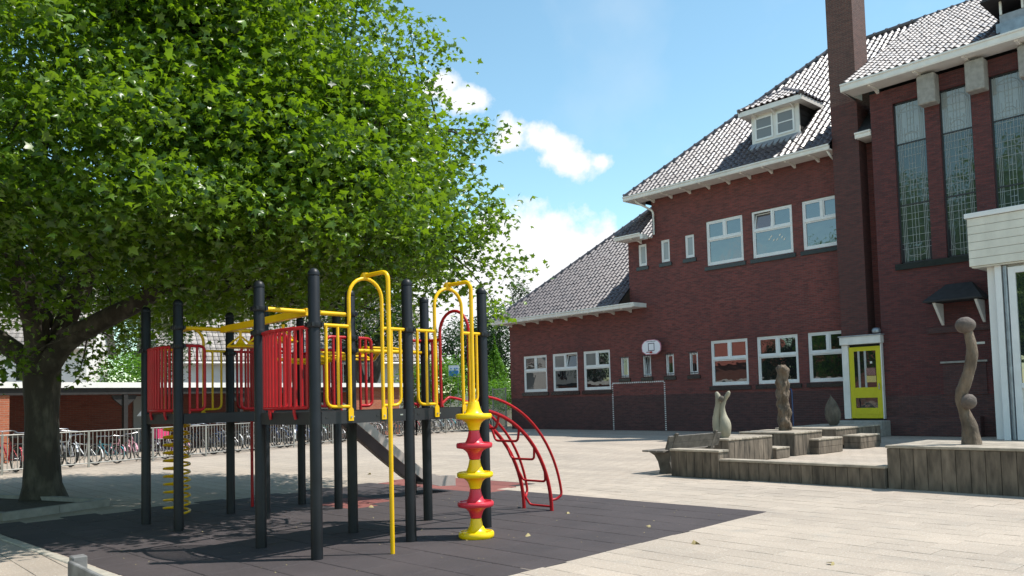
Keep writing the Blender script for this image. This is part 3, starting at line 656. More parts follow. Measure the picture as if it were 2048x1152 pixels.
MB().box(X0 + .12, X1 - .12, dy - .012, dy - .001, Z0 + .14, Z0 + .17).build('weather_bar', 'yellow_door', door)
part(school, 'door_jamb', 'white_paint', cbox=(-13.12, -12.895, dy - .04, 27.79, .54, 3.09, .008)); part(school, 'door_jamb', 'white_paint', box=(-11.795, -11.76, dy - .02, 27.59, .54, 3.09))
part(school, 'door_head', 'white_paint', cbox=(-13.15, -11.73, dy - .12, 27.79, 3.09, 3.36, .01)); part(school, 'door_head_flashing', 'lead', box=(-13.18, -11.70, dy - .15, 27.79, 3.361, 3.40))
part(school, 'porch_fill', 'dark_room', box=(-12.9, -11.80, 27.56, 28.39, .0, 3.08))
part(school, 'doorstep', 'concrete', cbox=(-13.2, -11.5, 26.6, 27.40, -.02, .50, .02)); part(school, 'doorstep', 'concrete', cbox=(-13.2, -11.5, 26.2, 26.6, -.02, .25, .02))
MB().lathe([(.0, .0), (.13, .02), (.15, .10), (.10, .18), (.0, .2)], (-11.88, 27.42, 3.42), 14).build('door_lamp', 'zinc', school, True)
# little canopy, ledge and blocked doorway on the tower
cn = MB(); c0, c1, cz, cy0 = -10.12, -8.42, 4.22, 26.8
cn.add([(c0, cy0, cz), (c1, cy0, cz), (c1, TY, cz), (c0, TY, cz), (-9.65, TY - .1, cz + .58), (-8.9, TY - .1, cz + .58), (-8.9, TY, cz + .58), (-9.65, TY, cz + .58), (c0, cy0, cz + .05), (c1, cy0, cz + .05), (c1, TY, cz + .05), (c0, TY, cz + .05)],
       [(0, 3, 2, 1), (0, 1, 9, 8), (8, 9, 5, 4), (1, 2, 10, 9), (9, 10, 6, 5), (3, 0, 8, 11), (11, 8, 4, 7), (4, 5, 6, 7)])
cn = cn.build('canopy', 'felt_black', school)
for x in (c0 + .25, c1 - .25): MB().prism([(x, TY - .002, cz - .02), (x, cy0 + .12, cz - .02), (x, cy0 + .18, cz - .10), (x, TY - .10, cz - .62), (x, TY - .002, cz - .70)], (.08, 0, 0)).build('canopy_bracket', 'white_paint', cn)
part(school, 'ledge', 'brick_dark', box=(-10.3, -8.0, TY - .06, TY, 3.28, 3.46)); part(school, 'ledge', 'concrete', box=(-9.95, -8.6, TY - .09, TY, 2.30, 2.36))
part(school, 'blocked_doorway', 'brick_dark', box=(-9.9, -8.65, TY - .03, TY, 1.30, 2.30)); part(school, 'ledge', 'brick_dark', box=(-11.6, -8.8, TY - .35, TY, .0, .62))
part(school, 'name_plate', 'paper', box=(-8.95, -8.65, TY - .02, TY, 2.85, 2.92))
# white boarded extension
EXY = 25.7; ext = part(school, 'extension', 'render_white', box=(-8.0, -2.0, EXY + .35, TY - .01, 0, 5.02))
for i in range(6):
    z = 5.02 + i * .235; MB().cbox(-8.35, -2.0, EXY, EXY + .04, z + .004, z + .229, .006).build('fascia_board', 'white_board', ext)
for i in range(6):
    z = 5.02 + i * .235; MB().cbox(-8.36, -8.32, EXY + .042, TY - .01, z + .004, z + .229, .006).build('fascia_board', 'white_board', ext)
MB().box(-8.31, -2.0, EXY + .05, TY - .01, 5.03, 6.40).build('roof_box', 'white_board', ext)
MB().cbox(-8.41, -2.0, EXY - .05, TY - .01, 6.435, 6.58, .01).build('roof_edge', 'white_frame', ext); MB().box(-8.3, -2.0, EXY + .05, EXY + .345, 4.98, 5.018).build('soffit', 'white_board', ext)
MB().cbox(-7.75, -7.585, EXY + .15, EXY + .345, -.01, 4.98, .006).build('corner_post', 'white_frame', ext)
dp = MB().tube([(-7.50, EXY + .22, 0), (-7.50, EXY + .22, 4.95)], .062, 12).build('downpipe', 'zinc', ext, True)
for z in (2.0, 3.6): MB().lathe([(.072, 0), (.072, .06)], (-7.50, EXY + .22, z), 12).build('pipe_clip', 'zinc', dp)
fr = MB()
for a in ((-7.42, -7.24, 0, 4.9), (-7.24, -4.4, 4.72, 4.9), (-7.24, -4.4, 0, .14), (-7.24, -4.4, 1.45, 1.6), (-4.4, -4.2, 0, 4.9)): fr.cbox(a[0], a[1], EXY + .16, EXY + .30, a[2], a[3], .008)
fr = fr.build('window', 'white_frame', ext); MB().box(-7.24, -4.4, EXY + .22, EXY + .235, 1.6, 4.72).build('pane', 'glass_up', fr); MB().box(-7.24, -4.4, EXY + .22, EXY + .24, .14, 1.45).build('panel', 'white_board', fr)
MB().box(-4.2, -2.0, EXY + .2, EXY + .34, 0, 4.98).build('panel', 'white_board', ext)

# basketball board
bbx = thing('basketball_board', 'white octagonal basketball board with pink edge mounted on brick wall', 'backboard', (-21.9, FY - .3, 3.3))
def octo(x0, x1, z0, z1, y, t): 
    xm, w, h = (x0 + x1) / 2, (x1 - x0) / 2, z1 - z0
    P = [(-.55, 0), (.55, 0), (.95, .22), (1, .5), (.95, .72), (.7, .92), (.35, 1), (-.35, 1), (-.7, .92), (-.95, .72), (-1, .5), (-.95, .22)]
    return [(xm + a * w, y, z0 + b * h) for a, b in P], (0, t, 0)
MB().prism(*octo(-22.43, -21.37, 3.30, 3.95, FY - .32, .03)).build('board_edge', 'board_pink', bbx); MB().prism(*octo(-22.39, -21.41, 3.33, 3.92, FY - .326, .02)).build('board_face', 'board_white', bbx)
f = MB()
for a in ((-22.06, -22.03, 3.46, 3.80), (-21.75, -21.72, 3.46, 3.80), (-22.03, -21.75, 3.77, 3.80), (-22.03, -21.75, 3.46, 3.49)): f.box(a[0], a[1], FY - .331, FY - .3265, a[2], a[3])
f.build('target_square', 'board_dark', bbx)
f = MB()
for i in range(9): f.box(-22.14 + i * .055, -22.10 + i * .055, FY - .331, FY - .3265, 3.855, 3.855 + (.03 if i % 3 else .02))
f.build('board_lettering', 'board_dark', bbx)
MB().torus((-21.9, FY - .47, 3.40), .13, .012, 2, 18, 6).build('hoop', 'red_metal', bbx, True); MB().box(-21.95, -21.85, FY - .36, FY - .332, 3.36, 3.44).build('hoop_plate', 'red_metal', bbx)
MB().box(-22.2, -22.12, FY - .29, FY, 3.5, 3.6).build('wall_arm', 'iron', bbx); MB().box(-21.68, -21.6, FY - .29, FY, 3.5, 3.6).build('wall_arm', 'iron', bbx)
# painted goal
gl_ = thing('painted_goal', 'white striped goal outline painted on the dark brick plinth', 'goal', (-23, FY, 0))
for x in (-24.44, -21.50):
    b = MB()
    for i in range(24): b.box(x - .035, x + .035, FY - .006, FY, .02 + i * .088, .02 + i * .088 + .050)
    b.build('goal_post', 'goal_paint', gl_)
b = MB()
for i in range(26): b.box(-24.44 + i * .1131, -24.44 + i * .1131 + .085, FY - .006, FY, 2.10, 2.16)
b.build('crossbar', 'goal_paint', gl_)
# hand rail beside the braided sculpture
hr = thing('hand_rail', 'thin dark blue tubular rail standing near the school wall', 'rail', (-13.8, 25, 0))
MB().tube(fillet([(-13.72, 25, -.0), (-13.72, 25, 1.62), (-14.05, 25.3, 1.62), (-14.05, 25.3, 0)], .15), .022, 8).build('rail_tube', 'bike_blue', hr, True)

# ------------------------------------------------------------------ timber planters, steps and sculptures
def plank_box(name, label, x0, x1, y0, y1, z1, group='weathered timber seating blocks', pw=.19, horiz=False, tw=.14, z0=-.005):
    t = thing(name, label, 'seat block', ((x0 + x1) / 2, (y0 + y1) / 2, 0), group)
    zt = z1 - .04
    def facade(a0, a1, mk):
        n = max(1, round((a1 - a0) / pw)); w = (a1 - a0) / n
        for i in range(n): mk(a0 + i * w + .003, a0 + (i + 1) * w - .003)
    if horiz:
        n = max(1, round(zt / .18)); h = (zt - z0) / n
        for i in range(n):
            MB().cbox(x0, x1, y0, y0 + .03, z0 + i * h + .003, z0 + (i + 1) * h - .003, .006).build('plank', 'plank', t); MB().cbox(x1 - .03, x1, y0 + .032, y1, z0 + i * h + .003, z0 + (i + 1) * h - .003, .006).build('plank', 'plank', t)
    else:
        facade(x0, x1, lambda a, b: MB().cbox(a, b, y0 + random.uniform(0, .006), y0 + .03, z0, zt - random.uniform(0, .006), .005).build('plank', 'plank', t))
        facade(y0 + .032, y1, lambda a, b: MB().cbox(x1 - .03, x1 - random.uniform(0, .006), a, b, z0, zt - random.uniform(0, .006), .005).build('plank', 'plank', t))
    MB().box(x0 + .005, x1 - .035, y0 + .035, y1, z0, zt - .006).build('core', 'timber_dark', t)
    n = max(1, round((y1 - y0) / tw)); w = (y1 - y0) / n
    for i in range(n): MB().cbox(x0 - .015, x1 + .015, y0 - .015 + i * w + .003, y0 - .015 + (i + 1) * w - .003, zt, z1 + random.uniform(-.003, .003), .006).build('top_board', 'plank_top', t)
    return t
plank_box('timber_block', 'low timber block at the left end, beside the bench', -9.38, -8.33, 12.5, 12.83, .50)
plank_box('timber_wall', 'long low wall of upright weathered planks in front of the court', -8.33, -5.41, 12.52, 12.80, .345, pw=.20)
plank_box('timber_block', 'large right-hand timber block under the tall two-ball sculpture', -5.40, -1.5, 12.6, 14.25, .655, pw=.20)
plank_box('timber_block', 'timber block carrying the pale two-pronged sculpture', -10.95, -9.84, 15.16, 16.95, .54)
plank_box('timber_block', 'timber block under the braided column sculpture', -11.3, -9.83, 17.92, 19.3, .55)
plank_box('timber_step', 'low timber step between the two sculpture blocks', -10.3, -9.75, 16.955, 17.55, .25, horiz=True)
plank_box('timber_step', 'sunlit timber step box of horizontal planks right of the braided column', -10.15, -9.6, 18.65, 19.88, .365, horiz=True)
plank_box('timber_step', 'half shaded small timber step box nearest the yellow door', -10.05, -9.6, 20.88, 22.05, .345, horiz=True)
plank_box('timber_block', 'shaded timber block carrying the bud-shaped sculpture', -11.9, -10.16, 20.7, 23.4, .53)
from mathutils import noise as mnoise
def roughen(o, amp, sc=9.0):
    for v in o.data.vertices:
        p = v.co * sc; q = mnoise.noise(Vector((p.x * 1.6, p.y * 1.6, p.z * .7))) + .6 * mnoise.noise(p * 3.1); v.co += v.normal * (amp * q)
    return o
def swept(path, seg=16, ex=1.0, ey=1.0):
    """path of (x,y,z,r) -> smooth tube"""
    P = np.array(path, float); t = np.linspace(0, len(P) - 1, (len(P) - 1) * 6 + 1); out = []
    for q in t:
        i = min(int(q), len(P) - 2); f = q - i; p0, p1, p2, p3 = P[max(i - 1, 0)], P[i], P[i + 1], P[min(i + 2, len(P) - 1)]
        out.append(.5 * (2 * p1 + (p2 - p0) * f + (2 * p0 - 5 * p1 + 4 * p2 - p3) * f * f + (3 * p1 - p0 - 3 * p2 + p3) * f ** 3))
    out = np.array(out); return out[:, :3], np.maximum(out[:, 3], .004)
s1 = thing('wood_sculpture', 'pale carved wooden sculpture of two crossing prongs', 'sculpture', (-10.27, 15.61, .54))
y = 15.61
roughen(MB().tube(*swept([(-10.33, y, .54, .085), (-10.37, y, .68, .115), (-10.41, y, .90, .10), (-10.38, y, 1.10, .085), (-10.345, y, 1.30, .072), (-10.36, y, 1.46, .062), (-10.385, y, 1.54, .04), (-10.395, y, 1.565, .006)]), 14).build('left_prong', 'sculpt_pale', s1, True), 0.01)
roughen(MB().tube(*swept([(-10.22, y - .02, .54, .085), (-10.19, y - .02, .68, .125), (-10.18, y - .02, .84, .115), (-10.23, y, 1.02, .075), (-10.25, y, 1.20, .055), (-10.21, y + .02, 1.36, .05), (-10.13, y + .02, 1.48, .048), (-10.08, y + .02, 1.54, .034), (-10.06, y + .02, 1.565, .006)]), 14).build('right_prong', 'sculpt_pale', s1, True), 0.01)
MB().add(*blob((-10.225, y - .06, 1.40), (.065, .065, .07), nu=14, nv=8)).build('knob', 'sculpt_dark', s1, True)
s2 = thing('wood_sculpture', 'tall brown carved column of braided lobes', 'sculpture', (-10.58, 18.83, .55))
def braid():
    nu, nv = 40, 70; vs = []; fs = []
    for j in range(nv + 1):
        h = j / nv; z = .55 + 1.64 * h
        for i in range(nu):
            a = 2 * PI * i / nu; q = 0
            for k in range(3):
                for s in (1, -1):
                    dphi = (a - s * h * 5.2 - k * 2 * PI / 3 + PI) % (2 * PI) - PI; q = max(q, math.exp(-(dphi / .50) ** 2) * (.75 + .25 * math.sin(h * 26 + k * 2.1 + s)))
            R = (.095 + .100 * q + .010 * math.sin(23 * a + 31 * h) * math.sin(47 * h)) * (1 - .10 * h) * (1 if h < .95 else 1 - (h - .95) * 8); vs.append((-10.58 + R * math.cos(a) + .012 * math.sin(h * 9), 18.83 + R * math.sin(a), z + .02 * q))
    for j in range(nv): fs += [(j * nu + i, j * nu + (i + 1) % nu, (j + 1) * nu + (i + 1) % nu, (j + 1) * nu + i) for i in range(nu)]
    fs += [tuple(range(nu))[::-1], tuple(range(nv * nu, nv * nu + nu))]
    roughen(MB().add(vs, fs).build('braided_column', 'sculpt_brown', s2, True), 0.016)
braid()
s3 = thing('wood_sculpture', 'dark pointed bud-shaped wooden sculpture in the shade', 'sculpture', (-11.04, 22.37, .53))
def bud():
    nu, nv = 32, 26; vs = []; 
    for j in range(nv + 1):
        h = j / nv; R = .235 * (math.sin(PI * min(1, h * .92 + .10)) ** .75) * (1 - .35 * h ** 2)
        if h > .97: R = .012
        for i in range(nu):
            a = 2 * PI * i / nu; r = R * (1 + .07 * math.sin(9 * a + 2 * h) + .04 * math.sin(17 * a)); vs.append((-11.04 + r * math.cos(a) - .05 * h * h, 22.37 + .62 * r * math.sin(a), .53 + .86 * h))
    fs = [(j * nu + i, j * nu + (i + 1) % nu, (j + 1) * nu + (i + 1) % nu, (j + 1) * nu + i) for j in range(nv) for i in range(nu)] + [tuple(range(nu))[::-1], tuple(range(nv * nu, nv * nu + nu))]
    roughen(MB().add(vs, fs).build('bud', 'sculpt_dark', s3, True), 0.012)
bud()
s4 = thing('wood_sculpture', 'tall winding wooden sculpture with two balls on the right block', 'sculpture', (-4.44, 13.33, .655))
y = 13.33
roughen(MB().tube(*swept([(-4.44, y, .655, .142), (-4.445, y, .78, .125), (-4.46, y, .95, .105), (-4.51, y, 1.12, .080), (-4.545, y, 1.28, .078), (-4.54, y, 1.42, .085), (-4.48, y, 1.58, .088), (-4.415, y, 1.77, .082), (-4.365, y, 1.99, .080), (-4.37, y, 2.18, .072), (-4.40, y, 2.34, .062), (-4.42, y, 2.42, .04)]), 18).build('winding_stem', 'sculpt_brown', s4, True), 0.009)
roughen(MB().add(*blob((-4.432, y - .02, 2.45), (.140, .135, .125), lambda a, p: 1 + .03 * math.sin(3 * a + 1) * math.cos(p), 28, 16)).build('ball', 'sculpt_ball', s4, True), .008, 14)
roughen(MB().add(*blob((-4.425, y - .06, 1.295), (.105, .10, .115), lambda a, p: 1 + .03 * math.sin(2 * a) * math.cos(p), 24, 14)).build('ball', 'sculpt_ball', s4, True), .008, 14)
# bench
bn = thing('bench', 'weathered wooden bench with cast ends left of the planters', 'bench', (-9.8, 13.6, 0))
for i, x in enumerate((-10.16, -9.98, -9.80)): MB().cbox(x, x + .155, 12.62, 14.35, .405 + .008 * (i == 0), .445, .008).build('seat_slat', 'bench_wood', bn)
for i, (x, z) in enumerate(((-9.60, .475), (-9.555, .605))): MB().hexa([(x, 12.62, z), (x + .04, 12.62, z - .01), (x + .04, 14.35, z - .01), (x, 14.35, z), (x + .045, 12.62, z + .125), (x + .085, 12.62, z + .115), (x + .085, 14.35, z + .115), (x + .045, 14.35, z + .125)]).build('back_slat', 'bench_wood', bn)
for yy in (12.78, 14.1):
    MB().prism([(-10.10, yy, .40), (-9.98, yy, .34), (-9.90, yy, .22), (-9.86, yy, .06), (-9.88, yy, 0), (-9.56, yy, 0), (-9.58, yy, .08), (-9.62, yy, .22), (-9.58, yy, .40), (-9.52, yy, .55), (-9.45, yy, .72), (-9.42, yy, .77), (-9.46, yy, .78), (-9.52, yy, .73), (-9.60, yy, .56), (-9.66, yy, .405)], (0, .07, 0)).build('end_frame', 'bench_wood', bn)

# ------------------------------------------------------------------ play structure
P4 = np.array([-7.20, 3.92, 0.]); PA = math.radians(4.6)
EA = np.array([-math.cos(PA), -math.sin(PA), 0]); EB = np.array([-math.sin(PA), math.cos(PA), 0])
def LW(a, b, z): return P4 + a * EA + b * EB + np.array([0, 0, z])
play = thing('play_structure', 'black posted climbing frame with red and yellow tubular barriers', 'play structure', tuple(LW(2, 1.15, 0)))
AS, BS = (0, 1.05, 3.0, 3.95), (0, 1.18, 2.33); DZ = 1.43
posts = {}
for i, a in enumerate(AS):
    for j, b in enumerate(BS):
        c = LW(a, b, 0); p = MB().lathe([(.0585, -.05), (.0585, 2.77), (.056, 2.775)], c, 20).build('post', 'black_post', play, True); posts[i, j] = p
        MB().lathe([(.056, 2.778), (.061, 2.78), (.061, 2.80), (.052, 2.825), (.034, 2.845), (.012, 2.853), (.0, 2.854)], c, 20).build('cap', 'black_post', p, True)
def clamp(i, j, z):
    c = LW(AS[i], BS[j], z); b = MB().lathe([(.059, -.03), (.070, -.03), (.074, -.018), (.074, .018), (.070, .03), (.059, .03)], c, 18)
    for q in range(4): a = PI / 4 + q * PI / 2 + PA; b.box(c[0] + .078 * math.cos(a) - .014, c[0] + .078 * math.cos(a) + .014, c[1] + .078 * math.sin(a) - .014, c[1] + .078 * math.sin(a) + .014, c[2] - .02, c[2] + .02)
    b.build('clamp', 'black_post', posts[i, j], True)
for k, z in {(0, 0): [2.29], (0, 1): [2.29], (0, 2): [2.29], (1, 0): [2.55, 2.29], (1, 1): [2.56, 2.28, 2.13], (1, 2): [2.13, 2.28], (2, 0): [2.50, 2.27], (2, 1): [2.50, 2.27, 2.13], (2, 2): [2.13, 2.27], (3, 0): [2.27], (3, 1): [2.26], (3, 2): [2.26]}.items():
    for q in z: clamp(*k, q)
def lbox(b, a0, a1, b0, b1, z0, z1):
    return b.hexa([LW(a0, b0, z0), LW(a0, b1, z0), LW(a1, b1, z0), LW(a1, b0, z0), LW(a0, b0, z1), LW(a0, b1, z1), LW(a1, b1, z1), LW(a1, b0, z1)])
for ia in (0, 2):
    for jb in (0, 1):
        a0, a1, b0, b1 = AS[ia], AS[ia + 1], BS[jb], BS[jb + 1]
        dk = lbox(MB(), a0 + .06, a1 - .06, b0 + (.06 if jb == 0 else .004), b1 - (.06 if jb else .004), DZ - .05, DZ - .008).build('deck', 'deck_black', play)
        for (p, q, r, s) in ((a0 + .06, a1 - .06, b0 - .022, b0 + .022), (a0 + .06, a1 - .06, b1 - .022, b1 + .022), (a0 - .022, a0 + .022, b0 + .06, b1 - .06), (a1 - .022, a1 + .022, b0 + .06, b1 - .06)):
            if jb == 1 and r < b0 and s > b0: continue
            bm = lbox(MB(), p, q, r, s, 1.305, DZ).build('deck_beam', 'deck_black', play)
            if p < .01 and q < .1:
                for k in range(4): t = b0 + .12 + k * (b1 - b0 - .24) / 3; lbox(MB(), p - .004, p - .0005, t - .018, t + .018, 1.365, 1.378).build('slot', 'steel' if k % 2 else 'rubber', bm)
class Face:                                       # vertical face between two posts; s along, n outwards
    def __init__(f, i0, j0, i1, j1, nrm):
        f.p = LW(AS[i0], BS[j0], 0); f.q = LW(AS[i1], BS[j1], 0); f.L = np.linalg.norm(f.q - f.p); f.d = (f.q - f.p) / f.L; f.n = nrm[0] * EA + nrm[1] * EB
    def __call__(f, s, z, n=0): return f.p + f.d * s + f.n * n + np.array([0, 0, z])
RT = .0195
def arch_gate(F, m, s0, s1, apex, zr=2.29, r=RT, name='arch_barrier'):
    """arched opening with a railing bay on each side"""
    R = (s1 - s0) / 2; zc = apex - R; sm = (s0 + s1) / 2
    path = [F(s0, 1.37, .02), F(s0, zc, .02)] + [F(sm - R * math.cos(k * PI / 12), zc + R * math.sin(k * PI / 12), .02) for k in range(1, 12)] + [F(s1, zc, .02), F(s1, 1.37, .02)]
    g = MB().tube(path, r, 10).build(name, m, play, True)
    for s in (s0, s1): MB().prism([F(s - .03, 1.33, .026), F(s + .03, 1.33, .026), F(s + .03, 1.44, .026), F(s + .02, 1.46, .026), F(s - .02, 1.46, .026), F(s - .03, 1.44, .026)], F.n * .012).build('foot_plate', m, g); MB().tube([F(s, 1.37, .03), F(s, 1.37, .046)], .010, 8).build('bolt', 'steel', g)
    for sa, sb, out in ((.06, s0, .12), (F.L - .06, s1, F.L - .12)):
        MB().tube([F(sa, zr, .02), F(sb, zr, .02)], r * .95, 8).build('rail', m, g, True)
        MB().tube(fillet([F(out, zr, .02), F(out, 1.475, .02), F(sb, 1.475, .02)], .09), r * .85, 8).build('loop_bar', m, g, True)
        MB().tube([F((out + sb) / 2, zr, .02), F((out + sb) / 2, 1.475, .02)], r * .8, 8).build('bar', m, g, True)
    return g, sm
def half_panel(F, m, s0, s1, zr=2.28, r=RT):
    """short rail bay rising from a post with one rounded free corner"""
    g = MB().tube(fillet([F(s0, zr, 0), F(s1, zr, 0), F(s1, 1.475, 0), F((s0 * .7 + s1 * .3), 1.475, 0)], .07), r, 8).build('half_barrier', m, play, True)
    for k in (.3, .65): s = s0 + (s1 - s0) * k; MB().tube([F(s, zr, 0), F(s, 1.475 if k > .3 else 1.34, 0)], r * .85, 8).build('bar', m, g, True)
def bow_panel(F, m, n=11, bow=.07):
    a, b = .075, F.L - .075
    bw = lambda t: bow * math.sin(PI * t)
    top = [F(a + (b - a) * t, 2.27, bw(t)) for t in np.linspace(0, 1, 15)]; bot = [F(a + (b - a) * t, 1.475, bw(t)) for t in np.linspace(.04, .96, 15)]
    g = MB().tube(top, RT, 8).build('bow_barrier', m, play, True); MB().tube(bot, RT, 8).build('bottom_rail', m, g, True)
    for k in range(n): t = .04 + .92 * k / (n - 1); MB().tube([F(a + (b - a) * t, 2.27, bw(t)), F(a + (b - a) * t, 1.475, bw(t))], RT * .92, 8).build('bar', m, g, True)
    for t in (.25, .78): MB().tube([F(a + (b - a) * t, 1.475, bw(t)), F(a + (b - a) * t, 1.42, bw(t)), F(a + (b - a) * t, 1.36, .03)], RT * .85, 8).build('foot', m, g, True)
# near side: pole gate and disc-climber gate
fA = Face(0, 0, 0, 1, (-1, 0)); g, sm = arch_gate(fA, 'yellow_metal', .40, .82, 2.80)
MB().tube(fillet([fA(sm, 2.83, -.03), fA(sm, 2.83, .40), fA(sm, 0, .40)], .10, 7), .0225, 10).build('sliding_pole', 'yellow_metal', play, True); MB().tube([fA(sm, 2.79, .02), fA(sm, 2.86, .02)], .034, 10).build('pole_tee', 'yellow_metal', play, True)
fB = Face(0, 1, 0, 2, (-1, 0)); g, sm = arch_gate(fB, 'yellow_metal', .38, .80, 2.79)
MB().tube(fillet([fB(sm, 2.83, -.03), fB(sm, 2.83, .40), fB(sm, 0, .40)], .10, 7), .0225, 10).build('disc_pole', 'yellow_metal', play, True); MB().tube([fB(sm, 2.79, .02), fB(sm, 2.86, .02)], .034, 10).build('pole_tee', 'yellow_metal', play, True)
dc = fB(sm, 0, .40)
for k, (zc, m) in enumerate(((.055, 'yellow_plastic'), (.375, 'red_plastic'), (.695, 'yellow_plastic'), (1.015, 'red_plastic'), (1.335, 'yellow_plastic'))):
    lo = max(.0, zc - .158); hi = zc + .158
    prof = [(.060, lo), (.064, lo + .02), (.082, zc - .085), (.104, zc - .062), (.130, zc - .044), (.188, zc - .034), (.199, zc - .022), (.200, zc + .010), (.191, zc + .022), (.178, zc + .022), (.170, zc + .008), (.120, zc + .012), (.092, zc + .040), (.074, zc + .085), (.062, hi - .02), (.060, hi - .001)]
    if k == 0: prof = [(.180, .0), (.192, .012), (.196, .03), (.196, .055), (.187, .07), (.172, .072), (.164, .060), (.135, .064), (.098, .092), (.074, .135), (.062, hi - .02), (.060, hi - .001)]
    MB().lathe(prof, dc, 32).build('climbing_disc', m, play, True)
    for q in range(3):
        a0 = q * 2 * PI / 3 + .4
        MB().hexa([tuple(dc + np.array([r * math.cos(a0 + d), r * math.sin(a0 + d), z])) for z in (zc + .005, zc + .024) for r, d in ((.085, -.14), (.178, -.07), (.178, .07), (.085, .14))]).build('disc_rib', m, play)
# front bow barriers
bow_panel(Face(0, 0, 1, 0, (0, -1)), 'red_metal'); bow_panel(Face(2, 0, 3, 0, (0, -1)), 'red_metal')
# sides facing the gap between the towers
for i in (1, 2):
    F1 = Face(i, 0, i, 1, (1 if i == 1 else -1, 0)); half_panel(F1, 'red_metal', .06, .34); F1b = Face(i, 1, i, 0, (1, 0)); half_panel(F1b, 'red_metal', .06, .34)
    F2 = Face(i, 1, i, 2, (1, 0)); half_panel(F2, 'red_metal', .06, .30); half_panel(Face(i, 2, i, 1, (1, 0)), 'red_metal', .06, .30)
# back of the near tower: arch over the curved ladder
arch_gate(Face(0, 2, 1, 2, (0, 1)), 'red_metal', .26, .78, 2.62, 2.28, name='ladder_arch')
# far tower, outer side
fC = Face(3, 0, 3, 1, (1, 0)); g, sm = arch_gate(fC, 'yellow_metal', .40, .80, 2.60); cc = fC(sm, 0, .42)
MB().tube(fillet([fC(sm, 2.58, -.02), fC(sm, 2.58, .42), fC(sm, 0, .42)], .10, 6), .0225, 10).build('coil_pole', 'yellow_metal', play, True)
MB().tube([cc + np.array([.17 * math.cos(q), .17 * math.sin(q), .05 + 1.30 * q / (2 * PI * 12)]) for q in np.linspace(0, 2 * PI * 12, 12 * 14)], .017, 6).build('spiral_climber', 'yellow_metal', play, True)
fD = Face(3, 1, 3, 2, (1, 0)); g, sm = arch_gate(fD, 'red_metal', .38, .78, 2.60)
MB().tube(fillet([fD(sm, 2.58, -.02), fD(sm, 2.58, .45), fD(sm, 0, .45)], .10, 6), .0225, 10).build('sliding_pole', 'red_metal', play, True)
# overhead beam with hanging grips
def bar(p, q, m='yellow_metal', r=.024, name='cross_bar'): return MB().tube([p, q], r, 10).build(name, m, play, True)
bar(LW(1.05, .06, 2.55), LW(1.05, 1.12, 2.55), r=.027); bar(LW(3.0, .06, 2.50), LW(3.0, 1.12, 2.50), r=.027)
bt = [LW(1.02 + 2.0 * t, .59, 2.565 - .05 * t - .10 * math.sin(PI * t) * 0) for t in np.linspace(0, 1, 9)]
hb = MB()
for k in range(8):
    t0, t1 = k / 8, (k + 1) / 8; a0, a1 = 1.02 + 2 * t0, 1.02 + 2 * t1; z0, z1 = 2.57 - .05 * t0, 2.57 - .05 * t1
    hb.hexa([LW(a0, .56, z0 - .062), LW(a1, .56, z1 - .062), LW(a1, .62, z1 - .062), LW(a0, .62, z0 - .062), LW(a0, .56, z0 + .02), LW(a1, .56, z1 + .02), LW(a1, .62, z1 + .02), LW(a0, .62, z0 + .02)])
hb.build('overhead_beam', 'yellow_metal', play)
for a in (1.55, 2.05, 2.55):
    z = 2.45; h = MB().tube([LW(a, .59, z), LW(a, .59, z - .10)], .018, 8).build('grip_hanger', 'yellow_metal', play, True)
    MB().lathe([(.0, -.02), (.12, -.018), (.165, -.01), (.17, .0), (.15, .012), (.06, .035), (.03, .08), (.02, .10)], LW(a, .59, z - .20), 18).build('grip_disc', 'yellow_metal', h, True)
    MB().tube(fillet([LW(a, .42, z - .19), LW(a, .59, z - .06), LW(a, .76, z - .19), LW(a, .42, z - .19)], .03, 3), .012, 6).build('grip_loop', 'yellow_metal', h, True)
# wavy horizontal ladder
bar(LW(1.05, 1.24, 2.13), LW(1.05, 2.27, 2.13), r=.024); bar(LW(3.0, 1.24, 2.13), LW(3.0, 2.27, 2.13), r=.024)
for s, ph in ((1.48, 0), (2.02, PI)):
    MB().tube([LW(1.05 + 1.95 * t, s + .10 * math.sin(3 * PI * t + ph), 2.13 + .06 * math.sin(4 * PI * t)) for t in np.linspace(0, 1, 33)], .021, 8).build('wavy_rail', 'yellow_metal', play, True)
for t in np.linspace(.1, .9, 7): bar(LW(1.05 + 1.95 * t, 1.48 + .10 * math.sin(3 * PI * t), 2.13 + .06 * math.sin(4 * PI * t)), LW(1.05 + 1.95 * t, 2.02 + .10 * math.sin(3 * PI * t + PI), 2.13 + .06 * math.sin(4 * PI * t)), r=.016, name='rung')
# curved ladder behind the near tower
BL = BS[2]
def arcp(a, k, off=0, z0=1.40, run=1.46): t = k * PI / 2; return LW(a, BL + .03 + (run + off) * math.sin(t), (z0 + off) * math.cos(t))
lad = None
for a in (.26, .76):
    o = MB().tube([arcp(a, k) for k in np.linspace(0, 1, 22)], .025, 10).build('ladder_stringer', 'red_metal', play, True); lad = lad or o
for a, sgn in ((.20, -1), (.82, 1)):
    pth = [LW(a, BL + .05, 1.28), LW(a, BL + .02, 1.44)] + [arcp(a, k, .16) for k in np.linspace(.06, .90, 18)] + [LW(a, BL + 1.62, .20), LW(a - sgn * .03, BL + 1.56, .155), LW(a - sgn * .06, BL + 1.49, .15)]
    MB().tube(fillet(pth, .03, 3), .018, 8).build('ladder_handrail', 'red_metal', play, True)
for k in (.22, .40, .57, .735, .90):
    p0, p1 = arcp(.26, k), arcp(.76, k); t = k * PI / 2; off = .10 * EB * math.sin(t - .4) + np.array([0, 0, -.17])
    MB().tube(fillet([p0, p0 * .9 + p1 * .1 + off, p0 * .1 + p1 * .9 + off, p1], .05, 4), .016, 8).build('ladder_rung', 'red_metal', play, True)
